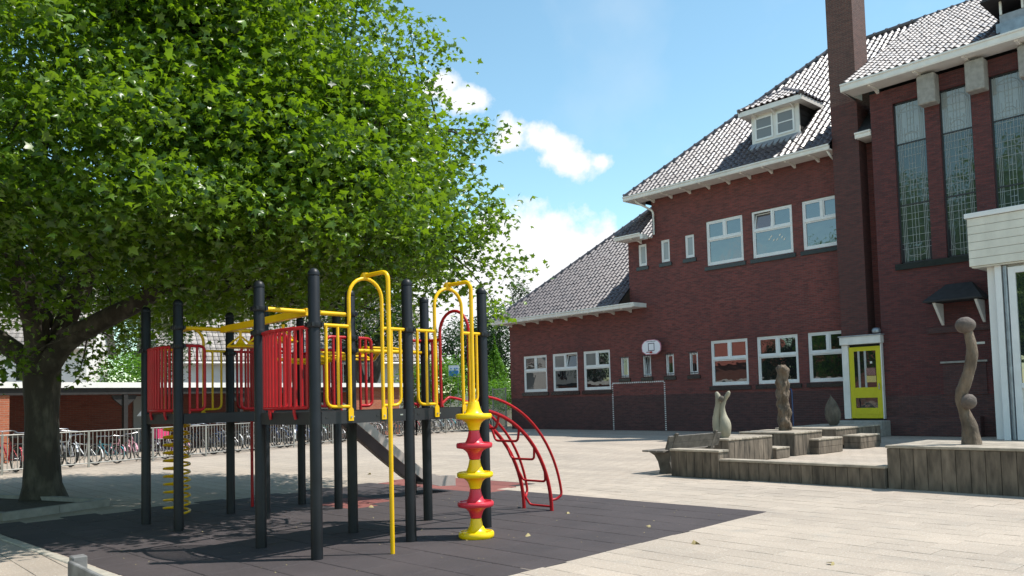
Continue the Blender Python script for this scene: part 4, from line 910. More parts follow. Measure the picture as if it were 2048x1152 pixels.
# slide behind the far tower
SLA0, SLA1 = 3.24, 3.70
prof = [(2.33, 1.44), (2.55, 1.41), (2.70, 1.34), (3.0, 1.12), (3.6, .66), (4.05, .33), (4.25, .215), (4.45, .165), (4.72, .15), (4.80, .14)]
def strip(a0, a1, dz0, dz1, b): 
    n = len(prof); vs = [LW(a, p[0], p[1] + dz) for p in prof for (a, dz) in ((a0, dz0), (a1, dz1))]; b.add(vs, [(2 * i, 2 * i + 2, 2 * i + 3, 2 * i + 1) for i in range(n - 1)])
def slab_strip(a0, a1, z0, z1, name, m, par):
    b = MB(); strip(a0, a1, z1, z1, b); strip(a1, a0, z0, z0, b); strip(a0, a0, z0, z1, b); strip(a1, a1, z1, z0, b); 
    for p in (prof[0], prof[-1]): b.quad(LW(a0, p[0], p[1] + z0), LW(a1, p[0], p[1] + z0), LW(a1, p[0], p[1] + z1), LW(a0, p[0], p[1] + z1))
    return b.build(name, m, par)
sl = slab_strip(SLA0, SLA1, -.025, 0, 'slide', 'steel', play); slab_strip(SLA0 - .04, SLA0, -.05, .12, 'slide_side', 'slide_brown', sl); slab_strip(SLA1, SLA1 + .04, -.05, .12, 'slide_side', 'slide_brown', sl)
for a in (SLA0 + .05, SLA1 - .05): MB().tube([LW(a, 4.3, .2), LW(a, 4.3, -.02)], .025, 8).build('slide_leg', 'black_post', sl, True)
half_panel(Face(2, 2, 3, 2, (0, 1)), 'red_metal', .06, .26); half_panel(Face(3, 2, 2, 2, (0, 1)), 'red_metal', .06, .26)

# ------------------------------------------------------------------ leaves and trees
LEAF5 = np.array([(0, -.12, .02), (.30, -.26, -.15), (.28, .0, -.10), (.60, .15, -.28), (.27, .30, -.09), (0, .84, -.14), (-.27, .30, -.09), (-.60, .15, -.28), (-.28, .0, -.10), (-.30, -.26, -.15), (0, .12, .06)])
LEAF5F = [(10, i, (i + 1) % 10) for i in range(10)]
LEAF2 = np.array([(0, -.5, 0), (.28, 0, -.06), (0, .55, -.05), (-.28, 0, -.06), (0, 0, .03)]); LEAF2F = [(4, 0, 1), (4, 1, 2), (4, 2, 3), (4, 3, 0)]
def frames(n, droop=.5, up=.6):
    """random leaf frames: tip direction and normal (tilted to the sky)"""
    az = RNG.uniform(0, 2 * PI, n); t = np.stack([np.cos(az), np.sin(az), -droop + RNG.normal(0, .35, n)], 1); t /= np.linalg.norm(t, axis=1)[:, None]
    nr = np.stack([RNG.normal(0, .62, n), RNG.normal(0, .62, n), up + np.abs(RNG.normal(0, .5, n))], 1); nr -= t * (nr * t).sum(1)[:, None]; nr /= np.linalg.norm(nr, axis=1)[:, None]
    return np.cross(t, nr), t, nr
def leaf_mesh(name, pts, size, shape, faces, m, fr=None):
    n = len(pts); X, T, Nr = fr if fr else frames(n); k = len(shape)
    V = pts[:, None, :] + size[:, None, None] * (shape[None, :, 0:1] * X[:, None, :] + shape[None, :, 1:2] * T[:, None, :] + shape[None, :, 2:3] * Nr[:, None, :])
    Fc = (np.array(faces)[None] + (np.arange(n) * k)[:, None, None]).reshape(-1, 3)
    me = bpy.data.meshes.new(name); me.vertices.add(n * k); me.vertices.foreach_set('co', V.reshape(-1).astype(np.float32)); nf = len(Fc)
    me.loops.add(nf * 3); me.loops.foreach_set('vertex_index', Fc.reshape(-1).astype(np.int32)); me.polygons.add(nf); me.polygons.foreach_set('loop_start', np.arange(0, nf * 3, 3, dtype=np.int32))
    me.update(calc_edges=True); me.materials.append(MATS[m]); return me
def mesh_obj(name, me, parent, kind=None):
    ob = bpy.data.objects.new(name, me); COL.objects.link(ob)
    if parent: ob.parent = parent; o = ORG.get(parent.name, (0, 0, 0)); ob.location = [-q for q in o] if parent.type == 'EMPTY' else (0, 0, 0); ORG[ob.name] = o
    if kind: ob['kind'] = kind
    return ob
def ccw(X, Y, Z=0):                                # camera-side coordinates (right, forward) -> place
    return np.array([.67270 * X - .73992 * Y, .73992 * X + .67270 * Y, Z])
def plane_tree():
    base = np.array([-15.47, 3.34, 0]); t = thing('plane_tree', 'large spreading plane tree shading the left of the yard', 'tree', tuple(base))
    tr = MB()
    rs = [(0, .37), (.10, .335), (.3, .295), (.8, .265), (1.5, .255), (2.0, .285), (2.4, .29)]; seg = 22; vs = []
    for k, (z, r) in enumerate(rs):
        for i in range(seg):
            a = 2 * PI * i / seg; rr = r * (1 + (.16 if z < .2 else .05) * math.sin(5 * a + 1) + .04 * math.sin(3 * a + z)); vs.append(base + np.array([rr * math.cos(a) - .06 * z, rr * math.sin(a), z]))
    tr.add(vs, [(k * seg + i, k * seg + (i + 1) % seg, (k + 1) * seg + (i + 1) % seg, (k + 1) * seg + i) for k in range(len(rs) - 1) for i in range(seg)])
    trunk = tr.build('trunk', 'bark', t, True)
    limbs = [[(-7.9, 13.65, 2.2, .20), (-7.35, 13.5, 2.75, .18), (-5.9, 13.0, 3.35, .14), (-4.6, 12.3, 3.9, .10), (-3.0, 11.4, 4.6, .06), (-1.8, 11.2, 5.0, .03)],
             [(-8.0, 13.7, 2.2, .22), (-8.0, 13.4, 3.4, .19), (-8.2, 12.9, 4.8, .15), (-8.0, 12.2, 6.4, .10), (-7.4, 11.5, 8.0, .05)],
             [(-7.9, 13.8, 2.3, .19), (-7.5, 14.1, 3.6, .16), (-6.8, 14.4, 5.2, .12), (-5.6, 14.3, 7.0, .08), (-4.4, 14.0, 8.3, .04)],
             [(-6.3, 13.2, 3.2, .10), (-5.2, 14.2, 3.75, .085), (-4.2, 15.0, 3.45, .06), (-2.8, 15.4, 3.3, .035)],
             [(-8.1, 13.7, 2.3, .17), (-9.4, 13.6, 3.2, .14), (-11.2, 13.8, 4.0, .09), (-13.2, 13.6, 4.6, .04)],
             [(-7.9, 13.5, 2.6, .14), (-7.6, 12.4, 3.6, .11), (-7.0, 11.0, 4.3, .08), (-6.2, 9.6, 4.6, .04)],
             [(-5.9, 13.0, 3.35, .08), (-4.6, 13.2, 4.6, .06), (-2.6, 13.3, 5.6, .04), (-1.0, 13.1, 6.0, .02)],
             [(-4.6, 12.3, 3.9, .06), (-3.0, 12.8, 4.2, .045), (-1.2, 13.0, 4.2, .02)],
             [(-8.2, 12.9, 4.8, .08), (-6.4, 11.9, 6.0, .06), (-4.4, 11.3, 6.8, .03)],
             [(-8.0, 13.8, 3.0, .14), (-8.4, 15.4, 4.4, .10), (-8.0, 17.2, 5.0, .05)]]
    tips = []
    for L in limbs:
        P, R = swept([(*ccw(x, y, z), r) for x, y, z, r in L]); P = P + np.cumsum(RNG.normal(0, .012, P.shape), 0)
        MB().tube(P, R, 10).build('branch', 'bark', trunk, True)
        for k in range(8, len(P)): tips.append((P[k], max(R[k], .015)))
    # crown: leaf sprays filling a dome around the limbs
    C0, RX, RYn, RYf, RZu, RZd = np.array([-7.4, 13.2, 4.45]), 6.05, 5.0, 5.0, 4.9, 1.2
    def shell(d, rr): return C0 + d * np.array([RX, RYf if d[1] > 0 else RYn, RZu if d[2] > 0 else RZd]) * rr
    boughs = []
    while len(boughs) < 190:                       # overlapping layered boughs
        d = RNG.normal(0, 1, 3); d /= np.linalg.norm(d); p = shell(d, RNG.uniform(.74, 1.05))
        if any(np.linalg.norm((p - q) * np.array([1, 1, 1.5])) < .85 for q in boughs): 
            if RNG.random() < .93: continue
        boughs.append(p)
    boughs += [np.array(q) for q in ((-3.2, 11.0, 5.0), (-3.6, 11.4, 5.6), (-2.9, 10.7, 5.7), (-3.9, 10.8, 5.2), (-1.9, 11.2, 5.2), (-2.3, 11.8, 5.8), (-1.7, 11.8, 4.6), (-2.7, 12.2, 5.2), (-2.6, 11.3, 6.3), (-3.4, 12.0, 6.2), (-4.4, 11.6, 5.4), (-2.2, 12.6, 5.6))]
    nb = 0
    while nb < 34:                                 # fuller flank on the school side
        d = RNG.normal(0, 1, 3); d /= np.linalg.norm(d)
        if d[0] < .45 or d[2] < -.2: continue
        boughs.append(shell(d, RNG.uniform(.72, 1.0))); nb += 1
    cl = []
    for p in boughs:
        rb = RNG.uniform(.75, 1.25); out = (p - C0); out /= np.linalg.norm(out)
        for k in range(12):
            d = RNG.normal(0, 1, 3); d /= np.linalg.norm(d)
            if d @ out < -.5: d = -d
            cl.append(p + d * np.array([rb, rb, rb * .48]) * RNG.uniform(.75, 1.0) - np.array([0, 0, .12]) * (d[0] ** 2 + d[1] ** 2))
    for k in range(430):
        d = RNG.normal(0, 1, 3); d /= np.linalg.norm(d); cl.append(shell(d, RNG.uniform(.35, .8)))
    T0 = np.array([-7.9, 13.7]); cl = [p for p in cl if not (np.linalg.norm(p[:2] - T0) < 2.4 and p[2] < 4.3)]
    def px2(x, y, Y): d = np.array([(x - 1024) / F_PX, (y - CY_PX) / F_PX, 1.0]); w = RM.T @ d; w3 = w * (Y / (w[0] * -.73992 + w[1] * .67270)); return w3 + np.array([0, 0, EYE])
    cl = [ccw(*p) for p in cl]
    ex = [(20, 705, 12.5), (45, 720, 12.5), (5, 740, 12.4), (130, 720, 14.2), (160, 745, 14.2), (190, 700, 14.4), (200, 730, 14.6), (240, 690, 14.6), (150, 680, 14.2), (270, 660, 14.5), (225, 655, 14.6), (1045, 540, 13.2), (1015, 545, 13.2), (985, 535, 13.2), (990, 425, 13.2), (965, 440, 13.2), (975, 260, 13), (950, 275, 13), (930, 300, 13), (990, 270, 13), (870, 95, 12.5), (845, 75, 12.5), (820, 60, 12.5), (890, 110, 12.5), (800, 110, 12.4), (700, 10, 12), (735, 40, 12), (780, 30, 12.2), (760, 60, 12.2), (860, 180, 12.7), (880, 210, 12.7), (840, 150, 12.6), (900, 240, 12.8),
          (940, 350, 13), (950, 400, 13), (945, 480, 13), (960, 520, 13), (920, 560, 13.2), (880, 590, 13.4), (940, 590, 13.6), (985, 600, 14), (1000, 625, 14.5), (830, 600, 13.6), (780, 610, 14), (720, 620, 14.4), (660, 610, 14.5), (600, 600, 14.5), (560, 590, 14.8), (480, 600, 15), (420, 620, 15.2), (360, 640, 15.3), (320, 650, 15.3), (700, 655, 15.5), (760, 650, 15.3), (620, 640, 15.5), (820, 640, 15.2), (400, 600, 15), (340, 610, 15), (280, 620, 15), (250, 590, 14.8)]
    exn = len(ex); cl += [px2(*e) for e in ex]
    pts = []; siz = []
    for k, c in enumerate(cl):
        n = int(RNG.integers(56, 92)) if k < len(cl) - exn else 46; sp = .30 if k < len(cl) - exn else .20
        o = RNG.normal(0, 1, (n, 3)) * np.array([sp, sp, sp * .62]); pts.append(c + o); siz.append(RNG.uniform(.05, .135, n) * RNG.uniform(.8, 1.12))
    pts = np.concatenate(pts); siz = np.concatenate(siz); n = len(pts); fr = frames(n, .30, .30); fr = (fr[0], fr[1], fr[2] * RNG.uniform(-.8, 2.2, n)[:, None])
    # 300 leaves that show largest become single leaves
    q = (pts - np.array([0, 0, EYE])) @ RM.T; px = F_PX * q[:, 0] / q[:, 2] + 1024; py = F_PX * q[:, 1] / q[:, 2] + CY_PX
    vis = (px > 0) & (px < 2048) & (py > 0) & (py < 1152); sc = np.where(vis, siz / q[:, 2], 0); order = np.argsort(-sc); one, rest = order[:300], order[300:]
    me = leaf_mesh('crown', pts[rest], siz[rest], LEAF5, LEAF5F, 'leaf', tuple(f[rest] for f in fr)); crown = mesh_obj('crown', me, t)
    crown['kind'] = 'stuff'
    lm = leaf_mesh('leaf', np.zeros((1, 3)), np.ones(1), LEAF5, LEAF5F, 'leaf', (np.array([[1., 0, 0]]), np.array([[0, 1., 0]]), np.array([[0, 0, 1.]])))
    for i in one:
        ob = bpy.data.objects.new('leaf', lm); COL.objects.link(ob); ob.parent = crown; X, T, Nr = fr[0][i] * siz[i], fr[1][i] * siz[i], fr[2][i] * siz[i]; p = pts[i]
        ob.matrix_local = Matrix(((X[0], T[0], Nr[0], p[0]), (X[1], T[1], Nr[1], p[1]), (X[2], T[2], Nr[2], p[2]), (0, 0, 0, 1)))
    # twigs linking sprays to the limbs
    tw = MB(); TP = np.array([p for p, r in tips])
    for c in cl[::3]:
        d = np.linalg.norm(TP - c, axis=1); j = int(np.argmin(d))
        if d[j] < 1.7: m = (TP[j] + c) / 2 + RNG.normal(0, .08, 3); tw.tube([TP[j], m, c], [.022, .013, .006], 5, False)
    tw.build('twig', 'bark', trunk, False, 'stuff')
    # hanging seed balls
    sb = blob((0, 0, 0), (.018, .018, .018), nu=8, nv=6); me = MB().add(*sb).mesh('seed_ball', True); me.materials.append(MATS['leaf_dark'])
    for (x, y, Y) in ((865, 128, 12.5), (872, 133, 12.5), (857, 122, 12.5), (1012, 570, 13.2), (1005, 577, 13.2), (1021, 566, 13.2), (998, 566, 13.2), (850, 118, 12.5), (905, 165, 12.7)): p = px2(x, y, Y); ob = bpy.data.objects.new('seed_ball', me); COL.objects.link(ob); ob.parent = crown; ob.location = p
    return t
plane_tree()
def bushy(name, label, cat, c, r, n, size0, m, trunk_r=.0, base=0, group=None, shape='round', nm2='crown'):
    t = thing(name, label, cat, (c[0], c[1], base), group); n, size = int(n * 1.9), size0 * .78
    if trunk_r: MB().tube([(c[0], c[1], base - .05), (c[0] + .1, c[1], base + (c[2] - base) * .6), (c[0], c[1], c[2] + r[2] * .3)], [trunk_r, trunk_r * .8, trunk_r * .3], 10).build('trunk', 'bark', t, True)
    else: MB().tube([(c[0], c[1], base - .05), (c[0], c[1], c[2])], [.04, .02], 6).build('stem', 'bark', t)
    d = RNG.normal(0, 1, (n, 3)); d /= np.linalg.norm(d, axis=1)[:, None]; q = RNG.uniform(.55, 1.02, n)
    lump = 1 + .16 * np.sin(4 * np.arctan2(d[:, 1], d[:, 0]) + 5 * d[:, 2] + c[0]) + .10 * np.sin(11 * d[:, 0] + 7 * d[:, 1] + 9 * d[:, 2])
    p = d * (q * lump)[:, None]
    if shape == 'cone': p[:, :2] *= np.clip((1.02 - p[:, 2]) * .62, .03, 1.3)[:, None]
    pts = np.array(c) + p * np.array(r); pts[:, 2] = np.maximum(pts[:, 2], base + .02)
    me = leaf_mesh('foliage', pts, RNG.uniform(.7, 1.3, n) * size, LEAF2, LEAF2F, m, frames(n, .2, .5)); mesh_obj(nm2, me, t)['kind'] = 'stuff'
    return t

# ------------------------------------------------------------------ bicycle shelter, fence and bikes
SH0, SH1 = np.array([-27.9, 4.2, 0]), np.array([-32.0, 22.05, 0]); SD = (SH1 - SH0) / np.linalg.norm(SH1 - SH0); SN = np.array([-SD[1], SD[0], 0]); SLEN = np.linalg.norm(SH1 - SH0)
if SN[0] > 0: SN = -SN
def SW(s, n, z): return SH0 + SD * s + SN * n + np.array([0, 0, z])     # n: depth behind the shelter front
def sbox(b, s0, s1, n0, n1, z0, z1): return b.hexa([SW(s0, n0, z0), SW(s0, n1, z0), SW(s1, n1, z0), SW(s1, n0, z0), SW(s0, n0, z1), SW(s0, n1, z1), SW(s1, n1, z1), SW(s1, n0, z1)])
shed = thing('bicycle_shelter', 'long flat-roofed brick bicycle shelter with white fascia', 'shelter', tuple(SW(9, 1, 0)))
RS = 15.0                                          # from here on the shelter is a closed brick room
sbox(MB(), -6, SLEN + .15, -.02, .0, 2.24, 2.42).build('fascia', 'fascia_white', shed); sbox(MB(), -6, SLEN + .1, .002, 3.2, 2.26, 2.40).build('roof', 'felt_black', shed)
sbox(MB(), -6, RS, 2.9, 3.1, 0, 2.255).build('back_wall', 'brick_shaded', shed); sbox(MB(), RS, SLEN, .25, 3.1, 0, 2.255).build('brick_room', 'brick_shed', shed)
sbox(MB(), -6, RS, .05, .2, 2.02, 2.25).build('eaves_beam', 'timber_dark', shed)
sbox(MB(), .70, 1.05, .1, 2.9, 0, 2.255).build('cross_wall', 'brick_shed', shed)
sbox(MB(), 6.55, 7.2, 2.84, 2.895, 0, 2.0).build('door', 'door_grey', shed)
for s in (-2.5, 4.6, 9.2, 13.4):
    p = sbox(MB(), s, s + .14, .06, .20, 0, 2.02).build('timber_post', 'timber_dark', shed)
    for q in (-1, 1): MB().prism([SW(s + .07 + q * .07, .13, 2.0), SW(s + .07 + q * .45, .13, 2.0), SW(s + .07 + q * .38, .13, 1.86), SW(s + .07 + q * .2, .13, 1.72), SW(s + .07 + q * .07, .13, 1.6)], SN * .07).build('bracket', 'timber_dark', p)
FP = [np.array(p + (0,)) for p in ((-21.6, .6), (-23.05, 4.1), (-23.73, 6.21), (-24.45, 8.1), (-25.10, 9.90), (-25.95, 11.75), (-26.90, 13.78), (-27.83, 15.87), (-28.75, 17.9), (-29.6, 19.8), (-30.35, 21.6))]
FR = [np.array(p + (0,)) for p in ((-30.35, 21.6), (-30.75, 23.6), (-31.05, 25.6), (-31.2, 27.2))]
barm = MB().box(-.0075, .0075, -.0075, .0075, 0, .82).mesh('bar'); barm.materials.append(MATS['fence_grey'])
def fence(pts, label, h=.95):
    f = thing('bar_fence', label, 'fence', tuple(pts[0]), 'grey bar fences in front of the bicycles')
    bm = barm
    for i, p in enumerate(pts):
        MB().box(p[0] - .025, p[0] + .025, p[1] - .025, p[1] + .025, -.02, h + .01).build('post', 'fence_grey', f)
        if i == len(pts) - 1: break
        q = pts[i + 1]; d = q - p; L = np.linalg.norm(d); ang = math.atan2(d[1], d[0]); n = int(L / .118)
        for z in (.10, h): MB().tube([p + np.array([0, 0, z]), q + np.array([0, 0, z])], .018, 6).build('rail', 'fence_grey', f)
        for k in range(1, n): c = p + d * k / n; inst('bar', bm, f, (c[0], c[1], .11), (0, 0, ang))
    return f
fence(FP, 'long low grey bar fence along the parked bicycles'); fence(FR, 'short grey bar fence running up to the school corner')
gt = thing('steel_gate', 'tall pale steel bar gate between fence and school corner', 'gate', (-31.3, 27.4, 0))
for i in range(11): MB().box(-32.35 + i * .1, -32.33 + i * .1, 28.0, 28.02, .1, 2.05).build('bar', 'fence_grey', gt)
for z in (.1, 2.05): MB().box(-32.4, -31.3, 27.99, 28.03, z, z + .05).build('rail', 'fence_grey', gt)
for x in (-32.42, -31.42): MB().box(x, x + .06, 27.98, 28.04, 0, 2.15).build('post', 'fence_grey', gt)

def bike_meshes(col):
    m = {}; R, w = .335, 1.05
    def mk(name, mb, mm, smooth=True): me = mb.mesh(name, smooth); me.materials.append(MATS[mm]); m[name] = me
    ty = MB().torus((0, 0, 0), R - .018, .020, 1, 22, 6); mk('tyre', ty, 'rubber')
    wl = MB().torus((0, 0, 0), R - .042, .010, 1, 22, 4)
    for k in range(10): a = k * PI / 5; wl.tube([(0, .015, 0), ((R - .04) * math.cos(a), 0, (R - .04) * math.sin(a))], .0035, 3, False)
    wl.tube([(0, -.05, 0), (0, .05, 0)], .022, 8); mk('wheel', wl, 'rim')
    bb, hd, st = (.43, 0, .29), (.86, 0, .82), (.30, 0, .78)
    f = MB().tube([bb, hd], .019, 7).tube([bb, st], .017, 7).tube([(.31, 0, .70), (.845, 0, .74)], .016, 7).tube([hd, (.835, 0, .90)], .02, 7)
    for s in (-.05, .05): f.tube([(0, s, R), bb], .010, 5).tube([(0, s, R), (.31, 0, .68)], .009, 5)
    mk('frame', f, 'bike_' + col)
    k = MB()
    for s in (-.05, .05): k.tube([(.86, s * .6, .72), (.93, s, .55), (w, s, R)], .011, 5)
    mk('fork', k, 'bike_' + col)
    h = MB().tube([(.835, 0, .88), (.81, 0, 1.02)], .013, 6).tube(fillet([(.66, -.29, 1.0), (.80, -.26, 1.04), (.83, 0, 1.03), (.80, .26, 1.04), (.66, .29, 1.0)], .06, 3), .012, 6); mk('handlebar', h, 'steel')
    s = MB().tube([(.30, 0, .74), (.285, 0, .86)], .013, 6).hexa([(.12, -.09, .86), (.12, .09, .86), (.44, .025, .87), (.44, -.025, .87), (.12, -.08, .92), (.12, .08, .92), (.44, .02, .90), (.44, -.02, .90)]); mk('saddle', s, 'saddle')
    c = MB().box(-.22, .20, -.06, .06, .70, .715); 
    for q in (-.06, .06): c.tube([(-.15, q, .70), (0, q, R)], .006, 4)
    mk('carrier', c, 'iron')
    for cx, gn in ((0, 'mudguard'), (w, 'front_mudguard')):
        g = MB(); n = 9; pts = [(cx + (R + .02) * math.cos(a), 0, R + (R + .02) * math.sin(a)) for a in np.linspace(.5 if cx == 0 else .3, PI * (1.05 if cx == 0 else .8), n)]
        for i in range(n - 1): g.add([(pts[i][0], -.025, pts[i][2]), (pts[i][0], .025, pts[i][2]), (pts[i + 1][0], .025, pts[i + 1][2]), (pts[i + 1][0], -.025, pts[i + 1][2])], [(0, 1, 2, 3)])
        mk(gn, g, 'bike_' + col, False)
    ch = MB().torus((.43, .06, .29), .085, .008, 1, 14, 4).tube([(.43, -.10, .29), (.43, .10, .29)], .012, 6); ch.tube([(.43, .09, .29), (.55, .09, .20)], .009, 4).box(.52, .60, .09, .17, .185, .205).box(.26, .34, -.17, -.09, .375, .395).tube([(.43, -.09, .29), (.30, -.09, .38)], .009, 4); mk('crank', ch, 'iron')
    return m
BM = {}
_o = 'first second third fourth fifth sixth seventh eighth ninth tenth eleventh twelfth thirteenth fourteenth fifteenth sixteenth seventeenth eighteenth nineteenth'.split()
ORD = _o + ['twentieth'] + ['twenty-' + q for q in _o[:9]] + ['thirtieth'] + ['thirty-' + q for q in _o[:9]] + ['fortieth'] + ['forty-' + q for q in _o[:9]]
def add_bike(k, p, ang, col, scale=1.0, lean=0.0, extra=''):
    if col not in BM: BM[col] = bike_meshes(col)
    m = BM[col]; word = {'pinkish': 'pale pink', 'teal': 'turquoise'}.get(col, col)
    t = thing('bicycle', f'{word} bicycle, {ORD[k]} from the left in the row behind the fence{extra}', 'bicycle', (0, 0, 0), 'bicycles parked behind the bar fence')
    for cx in (0, 1.05):
        w = bpy.data.objects.new('wheel', m['wheel']); COL.objects.link(w); w.parent = t; w.location = (cx, 0, .335)
        ty = bpy.data.objects.new('tyre', m['tyre']); COL.objects.link(ty); ty.parent = w
    for n in ('frame', 'fork', 'handlebar', 'saddle', 'carrier', 'mudguard', 'front_mudguard', 'crank'): o = bpy.data.objects.new(n, m[n]); COL.objects.link(o); o.parent = t
    t.matrix_world = Matrix.Translation(Vector(p)) @ Matrix.Rotation(ang, 4, 'Z') @ Matrix.Translation((-.52, 0, 0)) @ Matrix.Rotation(lean, 4, 'X'); t.scale = (scale,) * 3
    return t
cols = ['red', 'black', 'black', 'silver', 'white', 'teal', 'pinkish', 'pinkish', 'purple', 'white', 'pinkish', 'black', 'black', 'blue', 'silver', 'black', 'white', 'pinkish', 'blue', 'black', 'white', 'blue', 'black', 'silver', 'black', 'green', 'silver', 'black', 'red', 'black', 'white', 'black', 'silver', 'black', 'blue', 'black']
def along(P, s):
    for i in range(len(P) - 1):
        L = np.linalg.norm(P[i + 1] - P[i])
        if s <= L or i == len(P) - 2: return P[i] + (P[i + 1] - P[i]) * s / L
        s -= L
FALL = FP[1:] + FR[1:]
for k in range(46):
    s = .5 + k * .525 + random.uniform(-.10, .10); p = along(FALL, s) + SN * random.uniform(.75, 1.05)
    col = cols[k % len(cols)]; small = col in ('teal', 'pinkish', 'purple', 'white') and k < 18
    add_bike(k, p, math.atan2(SN[1], SN[0]) + random.choice((0, PI)) + random.uniform(-.35, .35), col, random.uniform(.72, .82) if small else random.uniform(.92, 1.02), random.uniform(-.12, .12))
# pink crate and pennant on bikes
def at_bearing(px, off): return min((along(FALL, q) + SN * off for q in np.arange(0, 22, .05)), key=lambda w: abs(project(w)[0] - px))
p = at_bearing(322, .5)
cr = thing('bicycle_crate', 'bright pink plastic crate on a bicycle beside the black post', 'crate', (p[0], p[1], .62)); c = MB()
for q in ((-.22, .22, -.16, .16, .62, .64), (-.22, .22, -.16, -.145, .64, .90), (-.22, .22, .145, .16, .64, .90), (-.22, -.205, -.145, .145, .64, .90), (.205, .22, -.145, .145, .64, .90)): c.box(p[0] + q[0], p[0] + q[1], p[1] + q[2], p[1] + q[3], q[4], q[5])
c.build('crate_body', 'pink', cr)
p = at_bearing(290, .7); fl = thing('pennant', 'small white pennant on a thin pole among the bicycles', 'flag', (p[0], p[1], .5))
MB().tube([(p[0], p[1], .5), (p[0] - .04, p[1], 1.62)], .006, 5).build('pole', 'steel', fl); MB().prism([(p[0] - .035, p[1], 1.60), (p[0] - .04, p[1], 1.30), (p[0] - .22, p[1] - .18, 1.30)], (.004, .004, 0)).build('cloth', 'cloth_white', fl)

# ------------------------------------------------------------------ houses and greenery behind the yard
def house(name, label, o, d, L, depth, eave_z, ridge_z, wallm, roofm, wins, cat='house', tiles=None):
    """gable house; o: left front corner, d: direction along the front, depth to the back-left"""
    d = np.array([d[0], d[1], 0.]); d /= np.linalg.norm(d); n = np.array([-d[1], d[0], 0]); o = np.array([o[0], o[1], 0.])
    Q = lambda s, k, z: o + d * s + n * k + np.array([0, 0, z])
    t = thing(name, label, cat, tuple(o))
    b = MB(); 
    for (a, c) in (((0, 0), (L, 0)), ((L, 0), (L, depth)), ((L, depth), (0, depth)), ((0, depth), (0, 0))): b.quad(Q(*a, -.05), Q(*c, -.05), Q(*c, eave_z), Q(*a, eave_z))
    for s in (0, L): b.quad(Q(s, 0, eave_z), Q(s, depth, eave_z), Q(s, depth / 2, ridge_z))
    b.build('wall', wallm, t)
    ov = .4; r = MB(); zz = eave_z - ov * (ridge_z - eave_z) / (depth / 2)
    for s in (-1, 1):
        k0, k1 = (-ov, depth / 2) if s < 0 else (depth + ov, depth / 2); r.prism([Q(-ov, k0, zz), Q(L + ov, k0, zz), Q(L + ov, k1, ridge_z), Q(-ov, k1, ridge_z)], (0, 0, .12))
    rf = r.build('roof', roofm, t)
    if tiles:
        sl = math.hypot(depth / 2 + ov, ridge_z - zz); rows = int(sl / .34); ncol = int((L + 2 * ov) / .30); me = MB()
        up = (Q(0, depth / 2, ridge_z) - Q(0, -ov, zz)) / sl; nn = np.cross(d, up); base = Q(-ov, -ov, zz + .125)
        for rr in range(rows):
            for cq in range(ncol):
                p = base + up * rr * .34 + d * cq * .30; me.add([p + d * .02 + nn * .05, p + d * .15 + nn * .075, p + d * .28 + nn * .05, p + d * .28 + up * .36 + nn * .02, p + d * .15 + up * .36 + nn * .045, p + d * .02 + up * .36 + nn * .02, p + d * .02, p + d * .28], [(0, 1, 4, 5), (1, 2, 3, 4), (6, 7, 2, 1, 0)])
        me.build('roof_tile_field', roofm, rf, False, 'stuff')
    MB().tube([Q(-ov, -ov, zz + .02), Q(L + ov, -ov, zz + .02)], .07, 6).build('gutter', 'white_paint', t)
    for (s0, s1, z0, z1) in wins:
        w = MB()
        for a in ((s0, s0 + .07, z0, z1), (s1 - .07, s1, z0, z1), (s0, s1, z0, z0 + .07), (s0, s1, z1 - .07, z1), ((s0 + s1) / 2 - .03, (s0 + s1) / 2 + .03, z0, z1)): w.hexa([Q(a[0], -.05, a[2]), Q(a[0], -.003, a[2]), Q(a[1], -.003, a[2]), Q(a[1], -.05, a[2]), Q(a[0], -.05, a[3]), Q(a[0], -.003, a[3]), Q(a[1], -.003, a[3]), Q(a[1], -.05, a[3])])
        w = w.build('window', 'white_frame', t); MB().quad(Q(s0, -.012, z0), Q(s1, -.012, z0), Q(s1, -.012, z1), Q(s0, -.012, z1)).build('pane', 'glass', w)
    return t
house('white_house', 'white rendered house behind the plane tree trunk', ccw(-34, 37), tuple(ccw(1, .35)[:2]), 13.0, 8, 5.0, 8.5, 'render_white', 'roof_grey', [(1.5, 2.7, 3.2, 4.5), (4.0, 5.2, 3.2, 4.5), (9.8, 11.4, 3.0, 4.4), (5.8, 7.2, 1.2, 2.6)], tiles=True)
house('tiled_house', 'pale house with long grey tiled roof behind the shelter', ccw(-18.2, 42.5), tuple(ccw(1, .62)[:2]), 15.8, 9, 4.25, 8.6, 'render_grey', 'roof_grey', [(6.2, 7.3, 2.7, 3.9), (9.0, 10.4, 2.6, 3.9)], tiles=True)
house('red_roof_house', 'red roofed brick house mirrored in the ground floor windows right of the goal', (-62, -22), (.72, -.69), 14, 9, 5.2, 9.5, 'brick_house', 'roof_red', [(1.5, 3.2, 1, 2.8), (5, 7, 1, 2.8), (9.5, 11.5, 1, 2.8), (2, 3.6, 3.6, 4.8), (8, 9.6, 3.6, 4.8)], tiles=None)
house('red_roof_house', 'smaller red roofed brick house mirrored beside the other one in the windows', (-50, -34), (.72, -.69), 12, 9, 5.2, 9.5, 'brick_house', 'roof_red', [(1.5, 3.2, 1, 2.8), (5, 7, 1, 2.8), (2, 3.6, 3.6, 4.8)], tiles=None)
def cb(x, y, Y):                                   # bearing (photo pixel) and camera distance -> place
    d = RM.T @ np.array([(x - 1024) / F_PX, (y - CY_PX) / F_PX, 1.0]); k = Y / (d[0] * -.73992 + d[1] * .67270); return d * k + np.array([0, 0, EYE])
bushy('shrub', 'bright green shrub behind the shelter roof', 'shrub', cb(258, 752, 33), (1.2, 1.2, 1.0), 1500, .16, 'leaf_bright')
